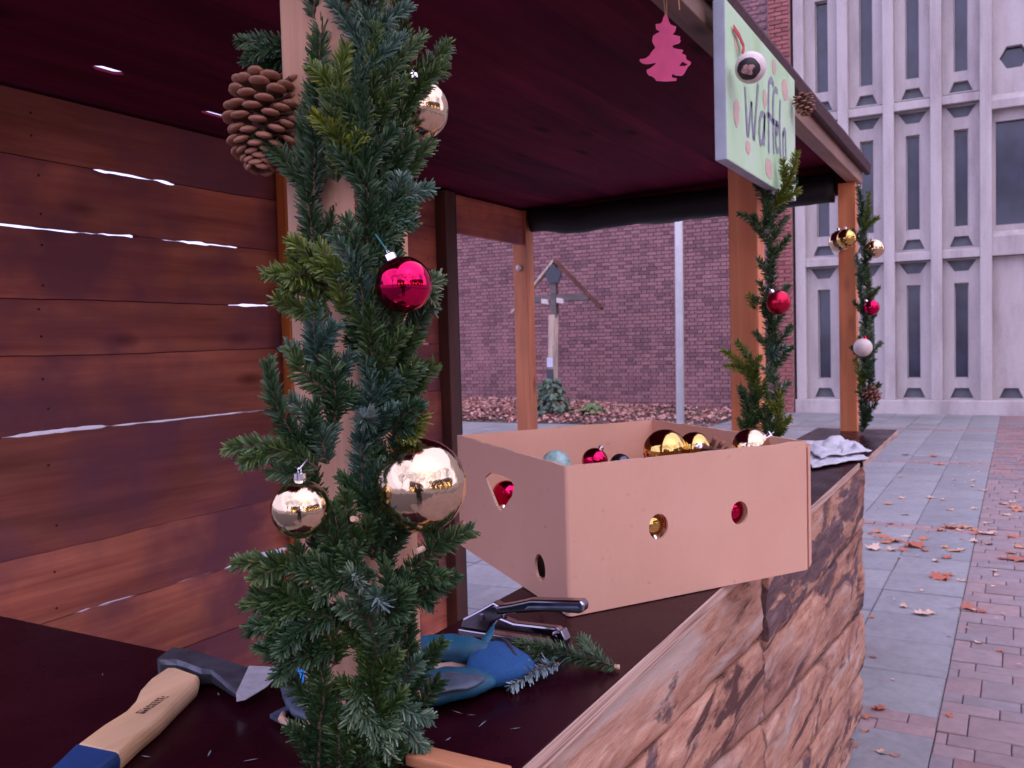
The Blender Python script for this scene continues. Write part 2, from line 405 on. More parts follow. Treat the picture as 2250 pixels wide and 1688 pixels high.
def stone(name, cols, objvar=0.12, sc=18, rough=0.75):
    m, nt, b = new_mat(name)
    co = coords(nt, (sc, sc, sc)); n1 = N(nt, "ShaderNodeTexNoise", i_Detail=7.0, i_Roughness=0.7); n1.inputs["Scale"].default_value = 1.0
    nt.links.new(co, n1.inputs["Vector"])
    oi = N(nt, "ShaderNodeObjectInfo")
    base = ramp(nt, oi.outputs["Random"], [(i/(max(1, len(cols)-1)), c) for i, c in enumerate(cols)])
    v = ramp(nt, n1.outputs[0], [(0.3, (1-objvar*1.6,)*3), (0.7, (1+objvar,)*3)])
    c = mix(nt, base, v, 1.0, 'MULTIPLY')
    co2 = coords(nt, (1.3, 1.3, 1.3), False); n2 = N(nt, "ShaderNodeTexNoise", i_Detail=4.0); n2.inputs["Scale"].default_value = 1.0
    nt.links.new(co2, n2.inputs["Vector"])
    c = mix(nt, c, ramp(nt, n2.outputs[0], [(0.3, (0.82, 0.80, 0.80)), (0.7, (1.1, 1.1, 1.1))]), 1.0, 'MULTIPLY')
    nt.links.new(c, b.inputs["Base Color"]); b.inputs["Roughness"].default_value = rough
    bump(nt, b, n1.outputs[0], 0.25, 0.003)
    return m
M['slab'] = stone("grey_paving_slab", [(0.205, 0.205, 0.212), (0.235, 0.232, 0.236), (0.255, 0.25, 0.25)])
M['paver'] = stone("clay_paver", [(0.225, 0.175, 0.175), (0.28, 0.195, 0.19), (0.245, 0.20, 0.205), (0.30, 0.205, 0.195), (0.225, 0.20, 0.21)])
M['paver_red'] = stone("red_clay_paver", [(0.27, 0.185, 0.18), (0.32, 0.205, 0.195), (0.28, 0.2, 0.195)])
M['brick'] = stone("purple_red_brick", [(0.160, 0.075, 0.090), (0.20, 0.095, 0.11), (0.255, 0.122, 0.136), (0.275, 0.132, 0.142), (0.30, 0.15, 0.155), (0.27, 0.13, 0.14)], 0.15, 9)
M['brick_red'] = stone("red_brick", [(0.20, 0.062, 0.066), (0.30, 0.098, 0.095), (0.33, 0.11, 0.105), (0.35, 0.125, 0.12)], 0.15, 9)
M['mortar'] = plain("grey_mortar", (0.27, 0.165, 0.18), 0.9, var=0.2, sc=20, bumps=0.3)
M['mortar_red'] = plain("pinkish_mortar", (0.37, 0.2, 0.2), 0.9, var=0.2, sc=20, bumps=0.3)

def concrete(name):
    m, nt, b = new_mat(name)
    co = coords(nt, (1.2, 1.6, 0.35)); n1 = N(nt, "ShaderNodeTexNoise", i_Detail=6.0, i_Roughness=0.6); n1.inputs["Scale"].default_value = 2.0
    nt.links.new(co, n1.inputs["Vector"])
    c = ramp(nt, n1.outputs[0], [(0.28, (0.33, 0.285, 0.285)), (0.52, (0.465, 0.412, 0.41)), (0.75, (0.53, 0.485, 0.475))])
    co2 = coords(nt, (22, 22, 22)); n2 = N(nt, "ShaderNodeTexNoise", i_Detail=5.0); n2.inputs["Scale"].default_value = 1.0
    nt.links.new(co2, n2.inputs["Vector"])
    c = mix(nt, c, ramp(nt, n2.outputs[0], [(0.35, (0.96, 0.955, 0.955)), (0.65, (1.02, 1.02, 1.02))]), 1.0, 'MULTIPLY')
    nt.links.new(c, b.inputs["Base Color"]); b.inputs["Roughness"].default_value = 0.85
    bump(nt, b, n2.outputs[0], 0.2, 0.004)
    return m
M['concrete'] = concrete("pale_concrete")
M['recess'] = plain("grey_blue_recess_panel", (0.115, 0.125, 0.15), 0.5, var=0.2, sc=5, bumps=0.1)
def glass_dark(name):
    m, nt, b = new_mat(name)
    co = coords(nt, (0.5, 1.2, 0.9)); n1 = N(nt, "ShaderNodeTexNoise", i_Detail=2.0); n1.inputs["Scale"].default_value = 2.0
    nt.links.new(co, n1.inputs["Vector"])
    nt.links.new(ramp(nt, n1.outputs[0], [(0.35, (0.018, 0.02, 0.038)), (0.7, (0.045, 0.05, 0.09))]), b.inputs["Base Color"])
    b.inputs["Roughness"].default_value = 0.12; b.inputs["Specular IOR Level"].default_value = 0.6
    bump(nt, b, n1.outputs[0], 0.05, 0.02)
    return m
M['glass'] = glass_dark("dark_window_glass")

g = MB(); R_ = 220
g.add([(-R_, -R_, -0.03), (R_, -R_, -0.03), (R_, R_, -0.03), (-R_, R_, -0.03)], [(0, 1, 2, 3)])
M['far_ground'] = plain("distant_paving", (0.235, 0.2, 0.2), 0.85, var=0.25, sc=3, bumps=0.2)
props(g.build("ground", M['far_ground']), kind="structure")
pav = thing("pavement", (0, 0, 0), kind="structure")
j = MB(); j.box((-6, -6, -0.06), (17.25, 14.2, -0.012)); j.build("joint_bed", M['joint'], pav)

PR = math.radians(-0.62)                     # the paving runs a touch askew to the stall
def pv(x, y): return (x*math.cos(PR)-y*math.sin(PR), x*math.sin(PR)+y*math.cos(PR))
def paver_mesh(name, lx, ly, mat, bev=0.003):
    b = MB().box((-lx/2+0.0018, -ly/2+0.0018, -0.05), (lx/2-0.0018, ly/2-0.0018, 0))
    return b.mesh(name, mat, bevel=bev, seg=1)
ME_SLAB = paver_mesh("paving_slab", 0.405, 0.41, M['slab'], 0.005)
ME_PAV = {k: paver_mesh("paver", *k, M['paver']) for k in ((0.1, 0.2), (0.2, 0.2), (0.2, 0.1))}
ME_BAND = {k: paver_mesh("paver", *k, M['paver_red']) for k in ((0.1, 0.2), (0.2, 0.1), (0.1, 0.1))}
cnt = {'slab': 0, 'paver': 0}
mass_s, mass_p = MB(), MB()
def lay(kind, x, y, lx, ly, near, meshes=None):
    wx, wy = pv(x, y)
    h = rng.uniform(-0.004, 0.003)
    if near and cnt[kind] < 295:
        me = ME_SLAB if kind == 'slab' else meshes[(lx, ly)]
        link("paving_slab" if kind == 'slab' else "paver", me, pav, (wx, wy, h), (rng.uniform(-.004, .004), rng.uniform(-.004, .004), PR+rng.uniform(-.004, .004)))
        cnt[kind] += 1
    else:
        c_, s_ = math.cos(PR), math.sin(PR)
        (mass_s if kind == 'slab' else mass_p).obox((wx, wy, h-0.025), (c_, s_, 0), (-s_, c_, 0), (0, 0, 1), lx/2-0.002, ly/2-0.002, 0.025)
Y0P = 0.262                                   # border between grey slabs and clay pavers
BANDS = (3.42, 7.08, 10.74, 14.4)
def in_band(x): return any(b0-0.001 <= x < b0+0.2 for b0 in BANDS)
xs = []
x = -0.4
# grey slabs in rows of 0.405, with two-row clay bands between
rows = []
for bi, b0 in enumerate((-0.24,)+BANDS):
    start = b0+0.2
    for k in range(int(round((3.66-0.2)/0.4325))): rows.append((start+0.4325*k+0.216, 0.4325))
ME_SLAB = paver_mesh("paving_slab", 0.4325, 0.41, M['slab'], 0.005)
for (rx, ln) in rows:
    if rx > 17.0: continue
    for k in range(-1, 10):
        y = Y0P+0.205+0.41*k
        if k < 0: continue
        lay('slab', rx, y, 0.4325, 0.41, rx > 3.4 and k < 3 and not (rx < 4.2 and k > 1))
    for k in range(10, 30):
        if rx < 14.0: lay('slab', rx, Y0P+0.205+0.41*k, 0.4325, 0.41, False)
for b0 in (-0.24,)+BANDS:
    for k in range(0, 38):
        y = Y0P+0.1+0.2*k
        lay('paver', b0+0.05, y, 0.1, 0.2, b0 > 3 and k < 3, ME_BAND)
        lay('paver', b0+0.15, y+0.1, 0.1, 0.2, False if k > 2 else b0 > 3, ME_BAND)
    lay('paver', b0+0.15, Y0P+0.05, 0.1, 0.1, b0 > 3, ME_BAND)
# clay pavers to the right: courses of squares and of half bricks, joints staggered
x = -1.0; i = 0
while x < 17.0:
    dx = 0.2 if i % 3 == 1 else 0.1
    off = (0.0, 0.07, 0.13, 0.04, 0.1)[i % 5]
    if off > .03:
        ky = (dx, round(off, 3))
        if ky not in ME_PAV: ME_PAV[ky] = paver_mesh("paver", dx, off, M['paver'])
        lay('paver', x+dx/2, Y0P-off/2, dx, ky[1], 3.3 < x < 9.5, ME_PAV)
    for k in range(0, 24 if x < 9 else 40):
        y = Y0P-0.1-0.2*k-off
        lay('paver', x+dx/2, y, dx, 0.2, x > 3.3 and y > -0.14-(x-3.3)*0.16 and x < 9.5, ME_PAV)
    x += dx; i += 1
o = mass_s.build("paving_slab_field", M['slab'], pav); props(o, kind="stuff")
o = mass_p.build("paver_field", M['paver_red'], pav); props(o, kind="stuff")

# --- brick wall with its header pattern
BX = 17.3
brick_wall = thing("brick_wall", (BX, 8, 0), "long purplish brick wall behind the cross, laid with dark header bricks", "brick wall")
MB().box((BX+0.012, 3.9, -0.1), (BX+0.5, 15, 11)).build("mortar_bed", M['mortar'], brick_wall)
ME_B = [MB().box((-0.02, -0.104, -0.0315), (0.03, 0.104, 0.0315)).mesh("brick", M['brick'], bevel=0.004, seg=1)]
ME_H = MB().box((-0.02, -0.05, -0.0315), (0.03, 0.05, 0.0315)).mesh("brick", M['brick'], bevel=0.004, seg=1)
bmass = MB(); nb = 0
off_w = wloc(brick_wall)
for row in range(0, 140):
    z = 0.04+0.077*row
    if z > 10.8: break
    y = 3.72 + (0.165 if row % 2 else 0.0); k = 0
    ymax = 14.5
    while y < ymax:
        hdr = (k % 2 == 1)
        w = 0.11 if hdr else 0.22
        yc = y+w/2
        d = rng.uniform(-0.004, 0.004)
        if y < 3.9: y += w; k += 1; continue
        if nb < 298 and 0.9 < z < 3.2 and 4.9 < yc < 8.2 and rng.random() < 0.99:
            link("brick", ME_H if hdr else ME_B[0], brick_wall, Vector((BX+d, yc, z))-off_w); nb += 1
        else:
            bmass.box((BX-0.02+d, y+0.006, z-0.0315), (BX+0.03+d, y+w-0.006, z+0.0315))
        y += w; k += 1
bm_o = bmass.build("brick_courses", M['brick'], brick_wall); props(bm_o, kind="stuff")
# per-brick tone for the joined courses
def island_tone(o, nper, attr="tone", lo=0, hi=1):
    me = o.data; a = me.color_attributes.new(attr, 'FLOAT_COLOR', 'POINT'); vals = []
    for i in range(len(me.vertices)//nper):
        t_ = rng.random(); vals += [t_, t_, t_, 1.0]*nper
    a.data.foreach_set("color", vals)
def stone_tone(name, src_cols):
    m = stone(name, src_cols); nt = m.node_tree
    oi = [n for n in nt.nodes if n.type == 'OBJECT_INFO' and n.outputs["Random"].is_linked and any(l.to_node.type == 'VALTORGB' for l in n.outputs["Random"].links)][0]
    at = N(nt, "ShaderNodeAttribute", attribute_name="tone")
    for l in list(oi.outputs["Random"].links):
        if l.to_node.type == 'VALTORGB':
            s_ = l.to_socket; nt.links.remove(l); nt.links.new(at.outputs["Fac"], s_)
    return m
BRC = [(0.160, 0.075, 0.090), (0.20, 0.095, 0.11), (0.255, 0.122, 0.136), (0.275, 0.132, 0.142), (0.30, 0.15, 0.155), (0.27, 0.13, 0.14)]
bm_o.data.materials[0] = stone_tone("purple_red_brick_courses", BRC); island_tone(bm_o, 8)
for nm, cols in (("paving_slab_field", [(0.205, 0.205, 0.212), (0.235, 0.232, 0.236), (0.255, 0.25, 0.25)]),
                 ("paver_field", [(0.25, 0.15, 0.145), (0.30, 0.17, 0.16), (0.235, 0.18, 0.185), (0.22, 0.19, 0.2)])):
    o = bpy.data.objects[nm]; o.data.materials[0] = stone_tone(nm, cols); island_tone(o, 8)

pil = thing("brick_pilaster", (BX, 3.8, 0), "redder brick pilaster where the brick wall meets the concrete building", "pilaster")
MB().box((BX-0.10, 3.50, -0.1), (BX+0.4, 3.885, 11)).build("mortar_bed", M['mortar_red'], pil)
pm = MB(); npb = 0
ME_PB = MB().box((-0.02, -0.112, -0.0315), (0.03, 0.112, 0.0315)).mesh("brick", M['brick_red'], bevel=0.004, seg=1)
ME_PH = MB().box((-0.02, -0.06, -0.0315), (0.03, 0.06, 0.0315)).mesh("brick", M['brick_red'], bevel=0.004, seg=1)
for row in range(0, 140):
    z = 0.04+0.077*row
    cells = ((3.635, ME_PB), (3.828, ME_PH)) if row % 2 else ((3.562, ME_PH), (3.755, ME_PB))
    for yc, me in cells:
        h = 0.112 if me is ME_PB else 0.06
        if 1.0 < z < 8.6 and npb < 290:
            link("brick", me, pil, (BX-0.12+rng.uniform(-.003, .003)-BX, yc-3.8, z)); npb += 1
        else: pm.box((BX-0.14, yc-h, z-0.0315), (BX-0.09, yc+h, z+0.0315))
props(pm.build("brick_courses", M['brick_red'], pil), kind="stuff")

# --- concrete building: ribs, ledges and pierced panels
bld = thing("concrete_building", (BX, 0, 0), "pale concrete building with narrow dark windows between upright ribs", "building")
FX = 17.42                                     # face of the panels; ribs and ledges stand proud of it
MB().box((FX+0.32, -14, -0.2), (FX+6, 3.46, 13)).build("core_wall", M['recess'], bld)
MB().box((17.2, -14, -0.1), (FX+0.3, 3.48, 0.25)).build("plinth", M['concrete'], bld, bevel=0.02)
ribs_y = [3.36] + [2.588-0.765*k for k in range(0, 4)] + [-2.6, -3.365, -4.13]
for ry in ribs_y:
    hw = 0.09
    MB().box((17.24, ry-hw, 0.25), (FX+0.3, ry+hw, 13)).build("rib", M['concrete'], bld, bevel=0.012)
def panel_poly(w, h, zt):
    """outer rectangle and the holes of one storey panel; u across, v up"""
    c = w/2
    holes = [[(c-.113, .37), (c+.113, .37), (c+.113, 2.04), (c-.113, 2.04)],
             [(c-.185, .022), (c+.185, .022), (c+.108, .20), (c-.108, .20)],
             [(c-.108, 2.245), (c+.108, 2.245), (c+.235, 2.44), (c-.235, 2.44)]]
    return [(0, 0), (w, 0), (w, h), (0, h)], holes
bounds = [(3.27, 2.678)] + [(2.498-0.765*k, 1.913-0.765*k) for k in range(0, 3)]
storeys = [0.252, 2.902, 5.562, 8.222]
for si, z0 in enumerate(storeys):
    for (ya, yb) in bounds:
        w = ya-yb-0.004; outer, holes = panel_poly(w, 2.46, 0)
        V, Fc = plate(outer, holes, 0.14)
        b = MB(); b.add([(FX+0.07-p.z, ya-0.002-p.x, z0+p.y) for p in V], Fc)
        po = b.build("window_panel", M['concrete'], bld, merge=True)
        c = (ya+yb)/2
        fr = MB()
        for (u0, u1, v0, v1) in ((-.113, -.095, .37, 2.04), (.095, .113, .37, 2.04), (-.095, .095, .37, .388), (-.095, .095, 2.022, 2.04)):
            fr.box((FX+0.09, c+u0+.001, z0+v0+.001), (FX+0.12, c+u1-.001, z0+v1-.001))
        fr.build("window_frame", M['concrete'], po)
        MB().box((FX+0.125, c-.12, z0+.36), (FX+0.135, c+.12, z0+2.05)).build("pane", M['glass'], po)
        rc = MB().box((FX+0.10, c-.27, z0+.004), (FX+0.11, c+.27, z0+.24)); rc.build("recess_panel", M['recess'], po)
        MB().box((FX+0.10, c-.27, z0+2.21), (FX+0.11, c+.27, z0+2.455)).build("recess_panel", M['recess'], po)
    for (ya, yb) in bounds:
        b = MB(); b.prism([(17.27, ya-.002, z0+2.47), (FX+.2, ya-.002, z0+2.47), (FX+.2, ya-.002, z0+2.645), (FX-.02, ya-.002, z0+2.645), (17.27, ya-.002, z0+2.60)], (0, -(ya-yb-.004), 0))
        b.build("ledge", M['concrete'], bld)
# wider bay at the right: plain panel, big window, hexagon opening
bya, byb = 0.203, -2.51
bw = bya-byb
V, Fc = plate([(0, 0), (bw, 0), (bw, 2.46), (0, 2.46)], [[(.10+.74*k, .022), (.10+.74*k+.37, .022), (.10+.74*k+.29, .2), (.10+.74*k+.08, .2)] for k in range(3)], 0.14)
b = MB(); b.add([(FX+0.07-p.z, bya-p.x, .252+p.y) for p in V], Fc); po = b.build("plain_panel", M['concrete'], bld, merge=True)
MB().box((FX+.1, byb, .256), (FX+.11, bya, .5)).build("recess_panel", M['recess'], po)
b = MB().prism([(17.27, bya, 2.72), (FX+.2, bya, 2.72), (FX+.2, bya, 3.14), (FX-.02, bya, 3.14), (17.27, bya, 3.04)], (0, -bw, 0)); b.build("ledge", M['concrete'], bld)
V, Fc = plate([(0, 0), (bw, 0), (bw, 2.04), (0, 2.04)], [[(.055, .10), (bw-.1, .10), (bw-.1, 1.85), (.055, 1.85)]], 0.14)
b = MB(); b.add([(FX+0.07-p.z, bya-p.x, 3.142+p.y) for p in V], Fc); po = b.build("window_panel", M['concrete'], bld, merge=True)
MB().box((FX+.09, byb, 3.2), (FX+.1, bya, 5.1)).build("pane", M['glass'], po)
fm = MB()
for yy in (-.85, -1.7): fm.box((FX+.05, yy-.03, 3.245), (FX+.088, yy+.03, 4.99))
fm.build("window_frame", M['concrete'], po)
b = MB().prism([(17.27, bya, 5.184), (FX+.2, bya, 5.184), (FX+.2, bya, 5.44), (FX-.02, bya, 5.44), (17.27, bya, 5.32)], (0, -bw, 0)); b.build("ledge", M['concrete'], bld)
hexes = [circle(.33+.9*k, .60, .22, .215, 6) for k in range(3)]
V, Fc = plate([(0, 0), (bw, 0), (bw, 2.7), (0, 2.7)], hexes, 0.14)
b = MB(); b.add([(FX+0.07-p.z, bya-p.x, 5.443+p.y) for p in V], Fc); po = b.build("hexagon_panel", M['concrete'], bld, merge=True)
MB().box((FX+.13, byb, 5.6), (FX+.14, bya, 6.8)).build("pane", M['glass'], po)
MB().box((FX, byb, 8.15), (FX+.14, bya, 12)).build("plain_panel", M['concrete'], bld)
MB().box((FX, -14, .252), (FX+.14, -4.2, 12)).build("plain_panel", M['concrete'], bld)
for k in range(2):
    MB().box((FX, -3.27-.765*k+.0, .252), (FX+.14, -2.69-.765*k, 12)).build("plain_panel", M['concrete'], bld)

# --- leaf covered bed in front of the brick wall
bed = MB(); nx, ny = 14, 50
for i in range(nx+1):
    for k in range(ny+1):
        X = 14.1+(17.3-14.1)*i/nx; Yy = 3.95+(15-3.95)*k/ny
        e = min(1, i/3)*min(1, k/5)
        bed.v.append(Vector((X, Yy, -0.02+e*(0.05+0.13*min(1, max(0, (Yy-5.5)/3))+0.05*fbm(X*.8, Yy*.8, 1)))))
for i in range(nx):
    for k in range(ny): bed.f.append((i*(ny+1)+k, (i+1)*(ny+1)+k, (i+1)*(ny+1)+k+1, i*(ny+1)+k+1))
props(bed.build("flower_bed", M['soil'], smooth=True), kind="structure")

def leaf_mat(name, cols, var=0.3):
    m, nt, b = new_mat(name)
    at = N(nt, "ShaderNodeAttribute", attribute_name="tone"); oi = N(nt, "ShaderNodeObjectInfo")
    ad = N(nt, "ShaderNodeMath", operation='ADD'); nt.links.new(at.outputs["Fac"], ad.inputs[0]); nt.links.new(oi.outputs["Random"], ad.inputs[1])
    fr = N(nt, "ShaderNodeMath", operation='FRACT'); nt.links.new(ad.outputs[0], fr.inputs[0])
    c = ramp(nt, fr.outputs[0], [(i/(len(cols)-1), k) for i, k in enumerate(cols)])
    co = coords(nt, (30, 30, 30)); n1 = N(nt, "ShaderNodeTexNoise", i_Detail=4.0); n1.inputs["Scale"].default_value = 1.0; nt.links.new(co, n1.inputs["Vector"])
    c = mix(nt, c, ramp(nt, n1.outputs[0], [(0.3, (1-var,)*3), (0.7, (1+var*.5,)*3)]), 1.0, 'MULTIPLY')
    nt.links.new(c, b.inputs["Base Color"]); b.inputs["Roughness"].default_value = 0.6
    return m
M['litter'] = leaf_mat("fallen_leaf_litter", [(0.20, 0.08, 0.06), (0.46, 0.21, 0.18), (0.56, 0.31, 0.27), (0.40, 0.15, 0.12), (0.54, 0.33, 0.3), (0.22, 0.11, 0.09)])
M['leaf'] = leaf_mat("dry_fallen_leaf", [(0.40, 0.10, 0.05), (0.55, 0.22, 0.10), (0.34, 0.085, 0.06), (0.56, 0.28, 0.14)])
M['leaf_pale'] = leaf_mat("pale_dry_leaf", [(0.60, 0.36, 0.24), (0.66, 0.44, 0.33)])

LEAF_OUT = [(0, -.5), (.07, -.30), (.30, -.36), (.24, -.20), (.52, -.12), (.36, .02), (.50, .22), (.28, .18), (.20, .30), (.10, .24), (0, .55), (-.10, .26), (-.22, .30), (-.28, .16), (-.48, .24), (-.36, .02), (-.5, -.1), (-.25, -.18), (-.3, -.36), (-.07, -.3)]
def leaf_mesh(seed, mat, curl):
    r_ = random.Random(seed); b = MB()
    ph = r_.uniform(0, 6.28)
    def h(x, y): return curl*(0.9*(x*x)*1.3+0.6*abs(y)*abs(y)+0.18*math.sin(7*x+ph)*math.cos(6*y))+0.02
    V = [(0, 0, h(0, 0))]; out = [(x*r_.uniform(.85, 1.12), y*r_.uniform(.88, 1.1)) for x, y in LEAF_OUT]
    V += [(x*.55, y*.55, h(x*.55, y*.55)) for x, y in out]; V += [(x, y, h(x, y)) for x, y in out]
    n = len(out); Fc = [(0, 1+i, 1+(i+1) % n) for i in range(n)]+[(1+i, 1+n+i, 1+n+(i+1) % n, 1+(i+1) % n) for i in range(n)]
    b.add(V, Fc)
    b.tube([(0, -.48, h(0, -.48)), (.02, -.7, .05), (.06, -.9, .02)], .013, 4)
    return b.mesh("leaf", mat, smooth=True)
LEAVES = [leaf_mesh(s, M['leaf'], c) for s, c in ((1, .35), (2, .7), (3, 1.1), (4, .5))] + [leaf_mesh(s, M['leaf_pale'], c) for s, c in ((5, .3), (6, .6))]

lit = MB(); tones = []
for i in range(11000):
    X = rng.uniform(14.2, 17.22); Yy = rng.uniform(4.2, 13)
    dens = 1.0 if Yy > 6.9 else (0.45 if Yy > 5.8 else 0.22)
    if rng.random() > dens: continue
    e = min(1, (X-14.1)/(3.2/14*3))*min(1, (Yy-3.95)/1.1)
    z = -0.02+e*(0.05+0.13*min(1, max(0, (Yy-5.5)/3))+0.05*fbm(X*.8, Yy*.8, 1))+rng.uniform(0.0, .05)
    s = rng.uniform(.028, .056); a = rng.uniform(0, 6.28)
    nrm = Vector((rng.gauss(0, .45), rng.gauss(0, .45), 1)).normalized()
    u = nrm.orthogonal().normalized(); u = Quaternion(nrm, a) @ u; v = nrm.cross(u)
    c = Vector((X, Yy, z+.01))
    P = [c-u*s, c-u*s*.3+v*s*.7, c+u*s*.5+v*s*.55+nrm*s*.3, c+u*s*1.1, c+u*s*.5-v*s*.6+nrm*s*.25, c-u*s*.3-v*s*.65]
    lit.add(P, [(0, 5, 4, 3, 2, 1)]); t_ = rng.random(); tones += [t_, t_, t_, 1]*6
lo = lit.build("leaf_litter", M['litter']); a_ = lo.data.color_attributes.new("tone", 'FLOAT_COLOR', 'POINT'); a_.data.foreach_set("color", tones)
props(lo, kind="stuff")

# --- wayside cross with its little gable roof
cr = thing("wayside_cross", (15.0, 7.43, 0.15), "tall wooden wayside cross with a gable roof in front of the brick wall", "wayside cross")
MB().tube([(15.0, 7.50, 0.1), (15.0, 7.43, 1.96)], .105, 6).build("pillar", M['cross_wood'], cr)
MB().box((14.94, 7.34, 1.9), (15.06, 7.46, 2.9)).build("upright", M['grey_wood'], cr, bevel=.01)
MB().box((14.95, 6.68, 2.20), (15.05, 8.12, 2.33)).build("crossbar", M['grey_wood'], cr, bevel=.01)
M['slate'] = plain("dark_slate", (0.045, 0.05, 0.065), 0.6, sc=20)
for s_, lab in ((-1, None), (1, None)):
    top = Vector((15, 7.37, 2.97)); end = Vector((15, 7.37+s_*.93, 2.03))
    d = (end-top).normalized(); nrm = Vector((0, d.z, -d.y))
    MB().obox((top+end)/2, d, nrm, (1, 0, 0), (end-top).length/2, .022, .075).build("roof_board", M['cross_wood'] if s_ > 0 else M['dark_post_wood'], cr, bevel=.006)
MB().prism([(14.9, 7.20, 2.72), (14.9, 7.27, 2.55), (14.9, 7.47, 2.55), (14.9, 7.54, 2.72), (14.9, 7.37, 2.90)], (.05, 0, 0)).build("gable_board", M['slate'], cr)
M['plaque'] = plain("pale_plaque", (0.5, 0.5, 0.62), 0.4, sc=20); M['pale_fig'] = plain("pale_figure", (0.55, 0.47, 0.45), 0.6, sc=20)
MB().box((14.86, 7.40, 0.98), (14.885, 7.52, 1.16)).build("plaque", M['plaque'], cr)
MB().box((14.86, 7.40, 0.74), (14.885, 7.53, 0.94)).build("name_plate", M['slate'], cr)
for yy in (7.24, 7.56): MB().obox((14.92, yy, 2.21), (0, 1, .2), (1, 0, 0), (0, 0, 1), .07, .03, .045).build("bracket", M['pale_fig'], cr, bevel=.01)

# --- ivy at its foot and weeds in the bed
M['ivy'] = leaf_mat("ivy_leaf", [(0.03, 0.075, 0.055), (0.06, 0.13, 0.08), (0.15, 0.2, 0.12), (0.035, 0.08, 0.075), (0.20, 0.23, 0.17)])
def shrub(name, label, c, rx, rz, n, s0, mat, cat):
    root = thing(name, c, label, cat)
    b = MB(); tn = []
    for i in range(n):
        th = rng.uniform(0, 6.28); u_ = rng.uniform(0, 1)
        rr = rx*(1-u_*.72)*math.sqrt(rng.uniform(.35, 1))*(1+.25*math.sin(3*th+c[1]))
        p = Vector(c)+Vector((rr*math.cos(th), rr*math.sin(th), u_*rz))
        nrm = Vector((math.cos(th)+rng.gauss(0, .5), math.sin(th)+rng.gauss(0, .5), .7+rng.gauss(0, .4))).normalized()
        a = nrm.orthogonal().normalized(); a = Quaternion(nrm, rng.uniform(0, 6.28)) @ a; q = nrm.cross(a); s = s0*rng.uniform(.6, 1.2)
        b.add([p-a*s, p+q*s*.75-a*s*.2, p+a*s+nrm*s*.2, p-q*s*.75-a*s*.2], [(0, 3, 2, 1)]); t_ = rng.random(); tn += [t_, t_, t_, 1]*4
    o = b.build("foliage", mat, root); at = o.data.color_attributes.new("tone", 'FLOAT_COLOR', 'POINT'); at.data.foreach_set("color", tn); props(o, kind="stuff")
    st = MB()
    for k in range(6):
        th = k*1.05; st.tube([Vector(c)+Vector((0, 0, -.05)), Vector(c)+Vector((rx*.35*math.cos(th), rx*.35*math.sin(th), rz*.4)), Vector(c)+Vector((rx*.5*math.cos(th), rx*.5*math.sin(th), rz*.75))], [.02, .014, .006], 5)
    st.build("stem", M['twig'], root)
    return root
shrub("ivy_bush", "ivy bush growing round the foot of the wooden cross", (14.85, 7.44, 0.12), .46, .62, 420, .065, M['ivy'], "ivy")
M['weed'] = leaf_mat("weed_leaf", [(0.10, 0.16, 0.05), (0.2, 0.24, 0.1), (0.07, 0.12, 0.05)])
shrub("weed", "low pale green weed in the leaf covered bed", (15.1, 6.72, 0.08), .3, .2, 130, .06, M['weed'], "weed")

# --- pale pole
M['galv'] = plain("pale_grey_painted_steel", (0.66, 0.66, 0.68), 0.45, 0.0, var=0.08, sc=8, bumps=0.05)
pl = thing("pole", (13.0, 4.3309, 0.095), "tall slim pale grey pole standing before the brick wall", "pole")
pb = Vector((13.0, 4.3309, 0.095)); pt = Vector((13.0, 4.3, 3.2909))
dd = (pt-pb)
MB().tube([pb+dd*(-(pb.z)/dd.z), pb+dd*2.1], .06, 16).build("shaft", M['galv'], pl, smooth=True)
MB().lathe([(.13, 0), (.13, .02), (.08, .03), (.07, .06)], 16, Matrix.Translation((pb+dd*(-(pb.z)/dd.z)))).build("base_flange", M['galv'], pl)

# ---------------------------------------------------------------- the market stall
stall = thing("market_stall", (2.5, 1.4, 0), "brown wooden market stall with open front, plank back wall and bark clad counter", "market stall")
YB = 2.33
def post(x0, y0, s, z0, z1, mat, name="post"):
    return MB().box((x0, y0, z0), (x0+s, y0+s, z1)).build(name, mat, stall, bevel=.004)
near_post = post(.765, .615, .098, 0.0, 2.139, M['near_post_wood'])
mid_post = post(2.472, .595, .08, 0.0, 2.138, M['post_wood'])
far_post = post(4.305, .595, .075, 0.0, 2.138, M['post_wood'])
post(4.30, 2.285, .085, 0.0, 2.17, M['post_wood'])
post(3.49, 2.275, .085, 0.0, 2.17, M['dark_post_wood'], "door_jamb")
MB().box((3.577, 2.29, 0.0), (3.61, 2.35, 2.17)).build("door_stop", M['tarp'], stall, bevel=.003)
MB().box((3.612, 2.30, 1.985), (4.298, 2.33, 2.168)).build("door_header", M['wall_wood'], stall, bevel=.003)
MB().box((2.43, 2.272, 0.05), (2.505, 2.312, 2.165)).build("stud", M['stud_wood'], stall, bevel=.003)
d_ = MB().lathe([(.004, 0), (.018, .002), (.018, .008), (.006, .012)], 16, Matrix.Translation(Vector((4.298, 2.33, 1.86))) @ Matrix.Rotation(-math.pi/2, 4, 'Y'))
d_.build("white_disc", M['white_ball'], stall, smooth=True)

